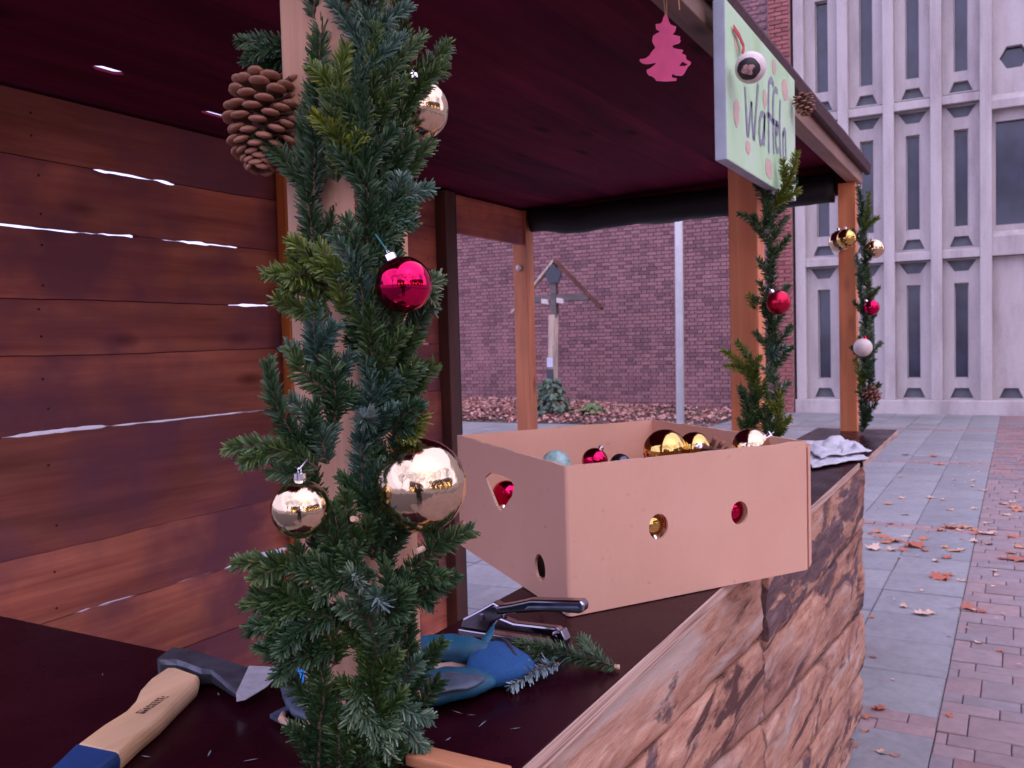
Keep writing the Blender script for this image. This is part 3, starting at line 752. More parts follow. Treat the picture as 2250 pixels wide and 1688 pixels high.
# back wall: boards with waney edges, daylight showing where two of them do not meet
SEAMS = [(0.05, []), (0.275, [(1.3, 1.9, .004)]), (0.49, [(1.9, 2.2, .004)]),
         (0.705, [(1.58, 1.80, .012), (1.93, 2.10, .010), (2.14, 2.28, .018), (2.28, 2.45, .038)]),
         (0.905, [(0.9, 3.3, .0025)]),
         (1.232, [(1.42, 1.72, .016), (1.72, 2.46, .0085), (3.15, 3.4, .010)]),
         (1.452, [(3.2, 3.45, .009)]), (1.607, [(2.24, 2.41, .013), (3.1, 3.42, .004)]),
         (1.803, [(1.33, 1.655, .012), (1.672, 1.705, .008), (1.73, 1.85, .011), (1.88, 1.915, .006), (1.925, 2.01, .005), (2.015, 2.135, .015), (2.14, 2.27, .010), (3.2, 3.45, .007)]),
         (1.995, [(1.385, 1.41, .012), (1.70, 2.012, .0155)]), (2.172, [])]
NXW = 150; X0W, X1W = 0.70, 3.488
def gap(i, x):
    g_ = -0.004
    for a, c, w in SEAMS[i][1]:
        if a < x < c:
            t_ = (x-a)/(c-a); e = min(1, t_*9, (1-t_)*9)
            g_ = max(g_, w*(e**.6)*(0.72+0.5*fbm(x*16, i*3.1, 5, 3)) if w > .003 else w)
    return g_
def seam(i, x):
    if i == 0 or i == len(SEAMS)-1: return SEAMS[i][0]
    return SEAMS[i][0]+0.008*fbm(x*1.1, i*7.3, 0, 3)+0.002*fbm(x*9, i*4.3, 2, 2)
for i in range(len(SEAMS)-1):
    b = MB(); yoff = rng.uniform(-.004, .004); th = .022
    for k in range(NXW+1):
        x = X0W+(X1W-X0W)*k/NXW
        zb = seam(i, x)+gap(i, x)/2; zt = seam(i+1, x)-gap(i+1, x)/2
        if gap(i, x) < 0: zb = seam(i, x)+.0014
        if gap(i+1, x) < 0: zt = seam(i+1, x)-.0014
        b.v += [Vector((x, YB+yoff, zb)), Vector((x, YB+yoff, zt)), Vector((x, YB+yoff+th, zt)), Vector((x, YB+yoff+th, zb))]
    for k in range(NXW):
        for q in range(4): b.f.append((k*4+q, k*4+(q+1) % 4, (k+1)*4+(q+1) % 4, (k+1)*4+q))
    b.f += [(0, 1, 2, 3), (NXW*4+3, NXW*4+2, NXW*4+1, NXW*4)]
    b.build("plank", M['wall_wood'], stall)

nl_ = MB()
for i in range(len(SEAMS)-1):
    for xn in (2.455, 2.48, 3.40, 1.52):
        for f_ in (.25, .75):
            z_ = SEAMS[i][0]+(SEAMS[i+1][0]-SEAMS[i][0])*f_+rng.uniform(-.015, .015); x_ = xn+rng.uniform(-.01, .01)
            nl_.lathe([(.0035, 0), (.0035, .0012), (.001, .0018)], 7, Matrix.Translation((x_, YB-.0042, z_)) @ Matrix.Rotation(math.pi/2, 4, 'X'))
props(nl_.build("nail", M['cuff_edge'], stall), kind="stuff")
# unseen strips added outside closed joints to keep daylight from leaking through
for i in range(1, len(SEAMS)-1):
    b = MB(); run = []
    def flush():
        if len(run) > 1:
            for (xa, za), (xb, zb_) in zip(run, run[1:]):
                b.add([(xa, YB+.0275, za-.014), (xb, YB+.0275, zb_-.014), (xb, YB+.0275, zb_+.014), (xa, YB+.0275, za+.014)], [(0, 1, 2, 3)])
                b.add([(xa, YB+.034, za-.014), (xb, YB+.034, zb_-.014), (xb, YB+.034, zb_+.014), (xa, YB+.034, za+.014)], [(3, 2, 1, 0)])
        run.clear()
    for k in range(NXW+1):
        x = X0W+(X1W-X0W)*k/NXW
        if gap(i, x) < 0: run.append((x, seam(i, x)))
        else: flush()
    flush()
    props(b.build("seam_light_block", M['dark_post_wood'], stall), kind="stuff")

# ceiling boards (they are the roof too) with two open joints, front beam, dark roof edge
def zc(y): return 2.236-0.031*(y-.56)
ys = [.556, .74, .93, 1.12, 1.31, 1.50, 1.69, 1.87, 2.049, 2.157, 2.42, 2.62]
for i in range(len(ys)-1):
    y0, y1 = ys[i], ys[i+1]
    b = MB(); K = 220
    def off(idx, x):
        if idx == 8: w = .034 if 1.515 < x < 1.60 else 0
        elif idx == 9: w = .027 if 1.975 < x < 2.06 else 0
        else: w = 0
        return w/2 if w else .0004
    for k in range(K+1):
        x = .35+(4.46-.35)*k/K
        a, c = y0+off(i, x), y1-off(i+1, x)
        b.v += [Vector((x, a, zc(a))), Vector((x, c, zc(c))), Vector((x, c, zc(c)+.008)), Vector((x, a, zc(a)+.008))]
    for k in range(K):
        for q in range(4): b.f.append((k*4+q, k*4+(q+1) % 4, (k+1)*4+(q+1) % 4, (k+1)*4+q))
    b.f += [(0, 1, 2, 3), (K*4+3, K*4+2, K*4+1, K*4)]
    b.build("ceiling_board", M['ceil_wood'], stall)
MB().box((.45, .578, 2.14), (4.42, .633, 2.228)).build("front_beam", M['beam_wood'], stall, bevel=.004)
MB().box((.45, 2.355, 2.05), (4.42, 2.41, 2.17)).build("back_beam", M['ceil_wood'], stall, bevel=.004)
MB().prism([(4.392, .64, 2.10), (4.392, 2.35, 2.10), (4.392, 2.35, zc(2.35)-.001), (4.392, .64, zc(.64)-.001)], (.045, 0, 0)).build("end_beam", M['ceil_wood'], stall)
re_ = MB(); K = 90
for k in range(K+1):
    x = .33+(4.48-.33)*k/K; w = .004*fbm(x*6, 1, 1, 3)
    for (yy, zz) in ((.560, 2.19), (.552, 2.196), (.548, 2.235+w), (.556, 2.252+w), (.58, 2.262+w), (.66, 2.261), (.66, 2.257), (.572, 2.258), (.572, 2.19)):
        re_.v.append(Vector((x, yy, zz)))
for k in range(K):
    for q in range(9): re_.f.append((k*9+q, k*9+(q+1) % 9, (k+1)*9+(q+1) % 9, (k+1)*9+q))
re_.f += [tuple(range(9)), tuple(range(K*9+8, K*9-1, -1))]
re_.build("roof_edge", M['felt'], stall)

# counter: film faced boards with pale layered edges
ct = MB().box((.553, .450, .979), (3.285, .780, 1.0)).build("counter_top", M['ply'], stall, bevel=.0006, seg=1)
MB().box((.553, .4465, .9788), (3.285, .4498, .9985)).build("counter_edge", M['ply_edge'], ct)
ct2 = MB().box((3.288, .437, .984), (4.42, .790, 1.004)).build("counter_top", M['ply'], stall, bevel=.0012, seg=1)
MB().box((3.288, .4335, .9838), (4.42, .4368, 1.0025)).build("counter_edge", M['ply_edge'], ct2)
ct3 = MB().box((.553, .7803, .979), (.893, 2.29, 1.0)).build("counter_top", M['ply'], stall, bevel=.0003, seg=1)
MB().box((.5495, .4465, .9788), (.5528, 2.29, .998)).build("counter_edge", M['ply_edge'], ct3)
MB().box((.752, .447, 1.0005), (.782, .563, 1.013)).build("rail", M['rail_wood'], stall, bevel=.003)
for (x0, x1, y) in ((.60, 3.25, .70),):
    MB().box((x0, y, .90), (x1, y+.04, .9785)).build("counter_bearer", M['dark_post_wood'], stall, bevel=.003)

# front cladding: waney slabs with bark
def lerp(pts, x):
    if x <= pts[0][0]: return pts[0][1]
    for (a, za), (c, zc_) in zip(pts, pts[1:]):
        if x <= c: return za+(zc_-za)*(x-a)/(c-a)
    return pts[-1][1]
S_TOP = [(.5, .975), (3.6, .975)]
S1a = [(.55, .868), (1.15, .850), (1.90, .800)]
S1b = [(1.89, .765), (3.5, .742)]
S2 = [(.55, .80), (1.15, .735), (1.52, .685), (1.93, .607), (3.45, .43)]
S3 = [(.55, .62), (1.4, .50), (2.2, .378), (3.27, .238), (3.5, .21)]
S4 = [(.55, .40), (2.0, .18), (3.4, .05)]
S_BOT = [(.5, .02), (3.6, .02)]
def bark(x0, x1, lo, hi, mat, seed, depth=.022, ragged=.006):
    b = MB(); nx = max(10, int((x1-x0)/.018)); nz = 18
    for i in range(nx+1):
        t_ = i/nx
        for k in range(nz+1):
            v = k/nz
            xe1 = x1+ragged*fbm(seed, v*4, 3, 3)
            x = x0+(xe1-x0)*t_
            zb = lerp(lo, x)+.007*fbm(x*4, seed, 0, 3)+.003; zt = lerp(hi, x)+.007*fbm(x*4, seed+9, 0, 3)-.003
            if hi is S_TOP: zt = .975
            z = zb+(zt-zb)*v
            prof = (1-abs(2*v-1)**7)
            dsp = depth*(.62+.38*prof)+.007*fbm(x*3.0, z*13, seed, 4)*prof+.0042*fbm(x*11, z*55, seed+3, 3)
            b.v.append(Vector((x, .478-dsp, z)))
    for i in range(nx):
        for k in range(nz):
            a = i*(nz+1)+k; b.f.append((a, a+nz+1, a+nz+2, a+1))
    n0 = len(b.v); ring = [i*(nz+1) for i in range(nx+1)]+[nx*(nz+1)+k for k in range(1, nz+1)]+[i*(nz+1)+nz for i in range(nx-1, -1, -1)]+[k for k in range(nz-1, 0, -1)]
    for r_ in ring: p = b.v[r_]; b.v.append(Vector((p.x, .492, p.z)))
    m_ = len(ring)
    for i in range(m_): b.f.append((ring[i], n0+i, n0+(i+1) % m_, ring[(i+1) % m_]))
    b.f.append(tuple(n0+i for i in range(m_)))
    me = b.mesh("bark_slab", mat, smooth=False, off=wloc(stall))
    me.polygons.foreach_set("use_smooth", [i < nx*nz for i in range(len(me.polygons))])
    o = link("bark_slab", me, stall); return o
bark(.56, 1.888, S1a, S_TOP, M['slab_pale'], 1.7, .020, .002)
bark(1.893, 3.40, S1b, S_TOP, M['slab_dark'], 5.2, .030)
bark(.56, 1.889, S2, S1a, M['slab_mid'], 8.9, .024, .0)
S1c = [(1.89, .765), (3.5, .742)]
bark(1.892, 3.43, S2, S1c, M['slab_mid'], 12.3, .022)
bark(.56, 1.889, S3, S2, M['slab_mid'], 15.1, .024, .0)
bark(1.892, 3.42, S3, S2, M['slab_pale'], 18.6, .026)
bark(.56, 1.889, S4, S3, M['slab_mid'], 22.4, .02, .0)
bark(1.892, 3.36, S4, S3, M['slab_mid'], 25.4, .024)
bark(.56, 1.889, S_BOT, S4, M['slab_dark'], 31.0, .02, .0)
bark(1.892, 3.15, S_BOT, S4, M['slab_mid'], 34.0, .02)
MB().box((.60, .4935, .03), (3.2, .512, .972)).build("front_panel", M['dark_post_wood'], stall)

# black tarpaulin rolled up under the roof at the far end
tp = thing("rolled_tarp", (4.33, 1.5, 2.1), "black tarpaulin rolled up under the roof at the far end", "tarpaulin")
b = MB(); pts = []; K = 40; n_ = 14
for k in range(K+1):
    y = .69+(2.268-.69)*k/K
    sag = .02*math.sin(math.pi*k/K)+.022*math.exp(-((k-33)/4.5)**2)
    c = Vector((4.335, y, 2.128-sag))
    for q in range(n_):
        w = 2*math.pi*q/n_; r_ = .064*(1+.12*fbm(y*7, math.cos(w)*1.5, math.sin(w)*1.5+k*.02, 3))
        b.v.append(c+Vector((math.cos(w)*r_*.75, 0, math.sin(w)*r_*1.08)))
for k in range(K):
    for q in range(n_): b.f.append((k*n_+q, k*n_+(q+1) % n_, (k+1)*n_+(q+1) % n_, (k+1)*n_+q))
b.f += [tuple(range(n_))[::-1], tuple(K*n_+q for q in range(n_))]
b.build("roll", M['tarp'], tp, smooth=True)

# ---------------------------------------------------------------- fir garlands
def twig_path(a, c, bend, n=9):
    a, c = Vector(a), Vector(c); d = c-a
    side = Vector(bend)
    return [a+d*(k/n)+side*math.sin(math.pi*k/n) for k in range(n+1)]
def add_needles(b, tn, path, L, per, mode='flat', up=None, spread=1.0, start=0.0, w=.0010, r_=rng):
    """needles along a twig: roots on the twig, leaning toward its tip, all round but thickest to the sides"""
    seg = [(path[i+1]-path[i]).length for i in range(len(path)-1)]; tot = sum(seg); n = int(tot*per)
    up = Vector(up or (0, 0, 1))
    for i in range(n):
        s = tot*(start+(1-start)*(i+r_.random())/n); k = 0; s0 = s
        while k < len(seg)-1 and s > seg[k]: s -= seg[k]; k += 1
        t = (path[k+1]-path[k]).normalized(); p = path[k]+t*min(s, seg[k])
        u = (up-t*up.dot(t))
        u = u.normalized() if u.length > 1e-3 else t.orthogonal().normalized()
        v = t.cross(u)
        f_ = s0/tot
        if mode == 'flat': ang = r_.choice((0, math.pi))+r_.gauss(0, .75)
        else: ang = r_.uniform(0, 2*math.pi)
        side = v*math.cos(ang)+u*math.sin(ang)
        lean = r_.uniform(.35, .85)*(1+.9*f_**3)
        d = (side*spread+t*lean).normalized()
        l_ = L*r_.uniform(.65, 1.08)*(1-.35*f_**4)*(0.7+0.3*min(1, f_*6))
        nrm = (u+side*.25+Vector((r_.gauss(0, .3), r_.gauss(0, .3), r_.gauss(0, .3)))).normalized(); x_ = d.cross(nrm)
        if x_.length < 1e-3: continue
        x_.normalize(); nn = x_.cross(d)
        cv = nn*l_*r_.uniform(-.02, .16)
        w0, w1 = w*.55, w*r_.uniform(.85, 1.2)
        q = p+d*l_*.5+cv*.25; e = p+d*l_+cv*-.3
        base = len(b.v)
        b.v += [p-x_*w0, p+x_*w0, q+x_*w1, q-x_*w1, e+x_*w1*.5, e-x_*w1*.5]
        b.f += [(base, base+1, base+2, base+3), (base+3, base+2, base+4, base+5)]
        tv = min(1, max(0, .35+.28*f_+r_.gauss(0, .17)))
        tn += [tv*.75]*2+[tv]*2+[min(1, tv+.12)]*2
def branch(parent, a, c, kind='needle', L=.0175, bend=.0, per=2300, mode='flat', subs=0, up=None, spread=1.0, w=.0010):
    a, c = Vector(a), Vector(c); d = c-a; ln = d.length; t = d.normalized()
    up = Vector(up) if up is not None else Vector((-.75, -.5, .35))
    v = t.cross(up).normalized()
    path = twig_path(a, c, v*bend*ln+up.normalized()*ln*.04)
    tw, nd, tn = MB(), MB(), []
    tw.tube(path, [.0022-.0014*k/len(path) for k in range(len(path))], 5)
    add_needles(nd, tn, path, L, per, mode, up, spread, w=w)
    for k in range(subs):
        f_ = .22+.5*k/max(1, subs); i = int(f_*(len(path)-1)); s_ = (-1 if k % 2 else 1)
        p0 = path[i]; sl = ln*(.50-.2*f_)
        e = p0+(t*.8+v*s_*.62+up.normalized()*rng.uniform(-.15, .3)).normalized()*sl
        sp = twig_path(p0, e, v*s_*-.06*sl, 6)
        tw.tube(sp, [.0014-.0008*q/len(sp) for q in range(len(sp))], 4)
        add_needles(nd, tn, sp, L*.92, per, mode, up, spread, start=.08, w=w)
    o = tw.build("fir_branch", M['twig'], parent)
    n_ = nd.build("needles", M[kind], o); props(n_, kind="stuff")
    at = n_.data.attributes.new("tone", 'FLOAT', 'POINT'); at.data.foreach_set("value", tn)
    return o

g1 = thing("fir_garland", (.74, .62, 1.0), "thick fir garland wound up the nearest pale post, full of big gold and red baubles", "garland", "fir garlands on the stall posts")
NEAR = [((0.7658, 0.67, 1.6695), (0.7904, 0.696, 1.8361), 'needle', 0.05, 1, 'flat'), ((0.7467, 0.642, 1.7013), (0.7984, 0.6564, 1.8606), 'needle', -0.05, 2, 'flat'), ((0.7556, 0.6085, 1.7077), (0.8051, 0.6228, 1.8655), 'needle_b', 0.08, 3, 'round'), ((0.7779, 0.5898, 1.7001), (0.8263, 0.6072, 1.8694), 'needle_b', -0.05, 3, 'round'), ((0.8175, 0.5944, 1.684), (0.8483, 0.6112, 1.8624), 'needle', 0.05, 2, 'round'), ((0.7914, 0.5921, 1.7473), (0.772, 0.6111, 1.8131), 'needle_b', 0.1, 2, 'round'), ((0.7577, 0.6001, 1.6592), (0.7609, 0.6162, 1.7725), 'needle_y', -0.1, 2, 'flat'), ((0.7981, 0.59, 1.6204), (0.7745, 0.5983, 1.7248), 'needle', 0.1, 3, 'round'), ((0.8204, 0.5941, 1.6188), (0.8242, 0.5993, 1.7466), 'needle_b', 0.05, 2, 'flat'), ((0.7939, 0.6834, 1.7684), (0.7593, 0.7706, 1.8045), 'needle', 0.1, 3, 'flat'), ((0.7914, 0.688, 1.7686), (0.7777, 0.7796, 1.7887), 'needle', 0.05, 2, 'flat'), ((0.8861, 0.6227, 1.7707), (0.9384, 0.5999, 1.8211), 'needle', 0.1, 2, 'flat'), ((0.7487, 0.655, 1.532), (0.7695, 0.6802, 1.7317), 'needle', -0.03, 2, 'flat'), ((0.7467, 0.6557, 1.6155), (0.7552, 0.6626, 1.7355), 'needle', 0.03, 1, 'flat'), ((0.7553, 0.5939, 1.5479), (0.7593, 0.6001, 1.6882), 'needle', 0.04, 2, 'round'), ((0.7655, 0.5866, 1.5481), (0.7893, 0.5878, 1.6631), 'needle', -0.06, 3, 'flat'), ((0.8069, 0.5897, 1.6665), (0.8061, 0.5913, 1.5514), 'needle', 0.05, 1, 'flat'), ((0.7671, 0.5866, 1.5773), (0.8009, 0.5407, 1.618), 'needle_b', -0.15, 3, 'flat'), ((0.7488, 0.5926, 1.5282), (0.7895, 0.5578, 1.5819), 'needle', -0.1, 2, 'round'), ((0.7319, 0.6287, 1.5102), (0.712, 0.6587, 1.5636), 'needle_y', 0.1, 1, 'flat'), ((0.7417, 0.6249, 1.5007), (0.7013, 0.6856, 1.5312), 'needle_y', 0.12, 3, 'flat'), ((0.7289, 0.621, 1.4858), (0.7017, 0.6713, 1.5017), 'needle_y', -0.08, 2, 'flat'), ((0.7318, 0.6081, 1.4853), (0.7134, 0.6228, 1.5562), 'needle_y', 0.1, 2, 'flat'), ((0.7458, 0.5927, 1.4705), (0.7291, 0.6087, 1.5565), 'needle_b', 0.1, 3, 'flat'), ((0.7833, 0.5836, 1.5049), (0.8096, 0.5382, 1.5233), 'needle_b', 0.12, 3, 'flat'), ((0.8054, 0.5878, 1.5008), (0.8042, 0.5447, 1.4889), 'needle_b', -0.1, 2, 'flat'), ((0.7218, 0.6165, 1.3853), (0.716, 0.6342, 1.4956), 'needle_b', -0.06, 3, 'flat'), ((0.7528, 0.5801, 1.3542), (0.758, 0.5898, 1.5092), 'needle', 0.06, 3, 'round'), ((0.7607, 0.5783, 1.3681), (0.772, 0.5814, 1.4995), 'needle', -0.04, 3, 'flat'), ((0.7781, 0.5794, 1.3615), (0.7889, 0.5847, 1.5051), 'needle', 0.04, 2, 'flat'), ((0.7421, 0.5865, 1.3358), (0.7417, 0.5907, 1.4417), 'needle_b', 0.05, 3, 'round'), ((0.7056, 0.6265, 1.334), (0.674, 0.6606, 1.4376), 'needle', -0.12, 2, 'round'), ((0.7076, 0.6161, 1.3295), (0.6911, 0.6477, 1.3967), 'needle_b', 0.1, 1, 'flat'), ((0.6971, 0.6194, 1.326), (0.6451, 0.6933, 1.3508), 'needle', 0.1, 3, 'flat'), ((0.6945, 0.6235, 1.3214), (0.6665, 0.6528, 1.3287), 'needle', -0.1, 1, 'flat'), ((0.7496, 0.5643, 1.3598), (0.7574, 0.531, 1.3883), 'needle', -0.1, 2, 'round'), ((0.756, 0.5634, 1.3543), (0.7623, 0.532, 1.376), 'needle_y', 0.1, 1, 'flat'), ((0.7007, 0.6329, 1.2386), (0.7059, 0.6364, 1.3288), 'needle', 0.05, 2, 'round'), ((0.7344, 0.5833, 1.2261), (0.7431, 0.5865, 1.3551), 'needle', 0.03, 3, 'round'), ((0.7521, 0.5784, 1.2078), (0.7589, 0.5901, 1.3435), 'needle', 0.05, 3, 'round'), ((0.7246, 0.5861, 1.2329), (0.7164, 0.6006, 1.3004), 'needle', -0.1, 1, 'flat'), ((0.6927, 0.6092, 1.2048), (0.6395, 0.6813, 1.2337), 'needle', 0.12, 3, 'flat'), ((0.7263, 0.5704, 1.2149), (0.6701, 0.6366, 1.2263), 'needle', -0.08, 3, 'round'), ((0.7584, 0.5657, 1.1928), (0.7938, 0.4969, 1.2526), 'needle', -0.08, 3, 'flat'), ((0.7622, 0.5689, 1.1816), (0.7919, 0.5176, 1.202), 'needle', 0.08, 2, 'flat'), ((0.7084, 0.5993, 1.1827), (0.6453, 0.6652, 1.1733), 'needle', -0.15, 3, 'round'), ((0.6933, 0.6051, 1.1719), (0.6418, 0.6733, 1.192), 'needle', 0.1, 3, 'round'), ((0.7032, 0.609, 1.1397), (0.6501, 0.6651, 1.1484), 'needle', -0.15, 3, 'round'), ((0.6887, 0.6217, 1.1233), (0.6626, 0.6448, 1.1709), 'needle', -0.05, 2, 'round'), ((0.7271, 0.5751, 1.1178), (0.7058, 0.5958, 1.2124), 'needle_b', 0.08, 3, 'flat'), ((0.7419, 0.5678, 1.1335), (0.742, 0.5761, 1.225), 'needle', 0.05, 3, 'round'), ((0.7756, 0.5766, 1.0505), (0.7794, 0.5838, 1.2006), 'needle', 0.04, 2, 'flat'), ((0.7899, 0.5803, 1.0133), (0.7942, 0.5846, 1.1403), 'needle', -0.04, 1, 'flat'), ((0.6963, 0.634, 1.0067), (0.6946, 0.6386, 1.1382), 'needle', 0.05, 3, 'flat'), ((0.6971, 0.6418, 0.9898), (0.7004, 0.6339, 1.0834), 'needle', -0.05, 3, 'round'), ((0.6931, 0.6289, 1.053), (0.6951, 0.633, 1.134), 'needle', 0.1, 2, 'flat'), ((0.7265, 0.5785, 1.0249), (0.7219, 0.5938, 1.1458), 'needle', 0.05, 3, 'round'), ((0.7198, 0.5938, 1.1076), (0.7332, 0.5659, 1.0197), 'needle_b', 0.1, 3, 'flat'), ((0.7445, 0.571, 1.1027), (0.7652, 0.5477, 1.0148), 'needle_b', 0.08, 3, 'flat'), ((0.736, 0.5754, 0.9869), (0.7314, 0.5866, 1.0655), 'needle', 0.05, 3, 'round'), ((0.7132, 0.6057, 0.9906), (0.7199, 0.5897, 1.0645), 'needle', 0.05, 2, 'round'), ((0.7653, 0.5668, 0.9856), (0.7642, 0.5754, 1.055), 'needle_b', 0.05, 2, 'flat'), ((0.7554, 0.6002, 1.6157), (0.7655, 0.6056, 1.7479), 'needle', 0.05, 2, 'round'), ((0.7778, 0.5877, 1.6756), (0.7817, 0.5919, 1.793), 'needle', -0.05, 2, 'round'), ((0.75, 0.5808, 1.4028), (0.7555, 0.5828, 1.5279), 'needle', -0.05, 2, 'round'), ((0.7668, 0.5815, 1.4018), (0.7724, 0.5835, 1.5289), 'needle', 0.05, 2, 'flat'), ((0.7608, 0.5774, 1.2454), (0.7681, 0.5773, 1.3822), 'needle', 0.05, 2, 'round'), ((0.7342, 0.5887, 1.2789), (0.7398, 0.5886, 1.3842), 'needle_b', -0.05, 2, 'flat'), ((0.7218, 0.591, 1.0684), (0.7227, 0.5924, 1.1941), 'needle', 0.06, 2, 'round'), ((0.7533, 0.5733, 1.0596), (0.7527, 0.5742, 1.1736), 'needle_b', -0.05, 2, 'flat'), ((0.6926, 0.6287, 1.1787), (0.6508, 0.6691, 1.2041), 'needle', -0.1, 3, 'round'), ((0.7459, 0.6227, 1.6264), (0.738, 0.6271, 1.7233), 'needle', 0.06, 2, 'flat'), ((0.7486, 0.6093, 1.6301), (0.7489, 0.6212, 1.7154), 'needle_y', -0.05, 2, 'flat'), ((0.7169, 0.613, 1.3714), (0.7108, 0.6124, 1.4429), 'needle', 0.05, 2, 'flat'), ((0.7076, 0.6069, 1.2012), (0.7019, 0.6071, 1.2881), 'needle', 0.05, 2, 'flat'), ((0.6962, 0.6155, 1.1984), (0.7114, 0.6068, 1.2722), 'needle', -0.05, 2, 'round'), ((0.7043, 0.6139, 1.1193), (0.6921, 0.6153, 1.1662), 'needle', 0.05, 1, 'flat'), ((0.7054, 0.6141, 1.002), (0.705, 0.6168, 1.0701), 'needle', 0.05, 2, 'flat'), ((0.7406, 0.599, 1.509), (0.74, 0.6073, 1.5859), 'needle', 0.08, 2, 'flat'), ((0.7896, 0.5782, 1.4503), (0.7991, 0.5534, 1.4842), 'needle', 0.05, 1, 'flat'), ((0.799, 0.5857, 1.5903), (0.807, 0.5629, 1.6187), 'needle_b', 0.05, 1, 'flat'), ((0.7116, 0.6161, 1.4051), (0.6955, 0.6491, 1.4486), 'needle', -0.1, 1, 'flat'), ((0.7328, 0.5715, 1.1649), (0.7485, 0.5465, 1.1975), 'needle', 0.05, 2, 'flat'), ((0.763, 0.6161, 1.8114), (0.7736, 0.6118, 1.9667), 'needle', 0.05, 3, 'round'), ((0.7818, 0.594, 1.8175), (0.7927, 0.5895, 1.9786), 'needle', -0.05, 3, 'round'), ((0.7653, 0.6627, 1.8117), (0.7761, 0.6808, 1.9772), 'needle', 0.04, 2, 'flat'), ((0.7747, 0.6075, 1.9423), (0.7851, 0.6031, 2.0928), 'needle', 0.05, 3, 'round'), ((0.7936, 0.5853, 1.9492), (0.8128, 0.5874, 2.1029), 'needle_b', 0.05, 3, 'round'), ((0.6934, 0.6246, 1.1502), (0.6431, 0.6728, 1.1659), 'needle', 0.12, 3, 'round')]
for bi, (a, c, kind, bend, subs, mode) in enumerate(NEAR):
    branch(g1, a, c, kind, .0188, bend, 3300, mode, max(0, subs-1) if bi % 2 else subs, w=.00104, spread=.80 if mode == 'round' else .95)
# tufts that point at the viewer
for p, q, k in [((0.7524, 0.5932, 1.3685), (0.7062, 0.5669, 1.3789), 'needle_b'), ((0.7312, 0.5929, 1.1967), (0.6922, 0.577, 1.2215), 'needle_b'), ((0.7283, 0.6371, 1.5298), (0.6819, 0.6327, 1.5223), 'needle_y'), ((0.7353, 0.5728, 1.1786), (0.707, 0.5591, 1.1973), 'needle_b')]:
    branch(g1, p, q, k, .021, .0, 4200, 'round', 0, spread=1.0)
ce = MB()
for p, d in (( (0.7099, 0.5833, 1.2733), (0.7017, 0.5806, 1.2759)), ( (0.7576, 0.5339, 1.2376), (0.7487, 0.5365, 1.236)), ( (0.7312, 0.6149, 1.4999), (0.7263, 0.6107, 1.502))):
    ce.tube([p, d], .0032, 8)
ce.build("cut_end", M['card_edge'], g1)

g2 = thing("fir_garland", (2.5, .58, 1.5), "fir garland on the middle post below the painted sign, with one matte red bauble", "garland", "fir garlands on the stall posts")
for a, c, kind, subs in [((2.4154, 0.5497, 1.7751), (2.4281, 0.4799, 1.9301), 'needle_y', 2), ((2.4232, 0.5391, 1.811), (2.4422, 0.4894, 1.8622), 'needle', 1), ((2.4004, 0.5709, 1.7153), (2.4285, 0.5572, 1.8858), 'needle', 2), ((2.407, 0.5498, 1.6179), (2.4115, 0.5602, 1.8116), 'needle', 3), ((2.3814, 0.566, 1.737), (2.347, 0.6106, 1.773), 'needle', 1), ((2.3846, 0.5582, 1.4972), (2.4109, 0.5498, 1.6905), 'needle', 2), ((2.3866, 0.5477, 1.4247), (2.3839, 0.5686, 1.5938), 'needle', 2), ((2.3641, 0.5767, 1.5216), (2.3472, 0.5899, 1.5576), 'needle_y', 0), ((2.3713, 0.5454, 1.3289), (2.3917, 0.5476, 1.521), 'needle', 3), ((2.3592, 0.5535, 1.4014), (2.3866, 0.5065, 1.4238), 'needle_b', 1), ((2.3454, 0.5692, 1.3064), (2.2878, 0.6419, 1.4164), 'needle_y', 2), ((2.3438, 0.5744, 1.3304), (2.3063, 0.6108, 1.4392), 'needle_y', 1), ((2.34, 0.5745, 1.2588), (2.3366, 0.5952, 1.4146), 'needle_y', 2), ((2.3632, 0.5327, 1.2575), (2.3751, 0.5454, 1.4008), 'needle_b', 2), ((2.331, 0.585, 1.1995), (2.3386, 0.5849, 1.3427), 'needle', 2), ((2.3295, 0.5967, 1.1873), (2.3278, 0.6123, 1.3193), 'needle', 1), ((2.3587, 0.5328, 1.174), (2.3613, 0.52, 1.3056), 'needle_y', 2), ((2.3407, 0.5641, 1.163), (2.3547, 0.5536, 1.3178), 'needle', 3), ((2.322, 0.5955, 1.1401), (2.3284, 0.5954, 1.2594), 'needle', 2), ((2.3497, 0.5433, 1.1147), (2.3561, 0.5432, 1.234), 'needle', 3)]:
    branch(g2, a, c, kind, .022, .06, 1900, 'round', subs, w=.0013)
g3 = thing("fir_garland", (4.33, .56, 1.5), "thin fir garland on the far corner post with gold, red and white baubles", "garland", "fir garlands on the stall posts")
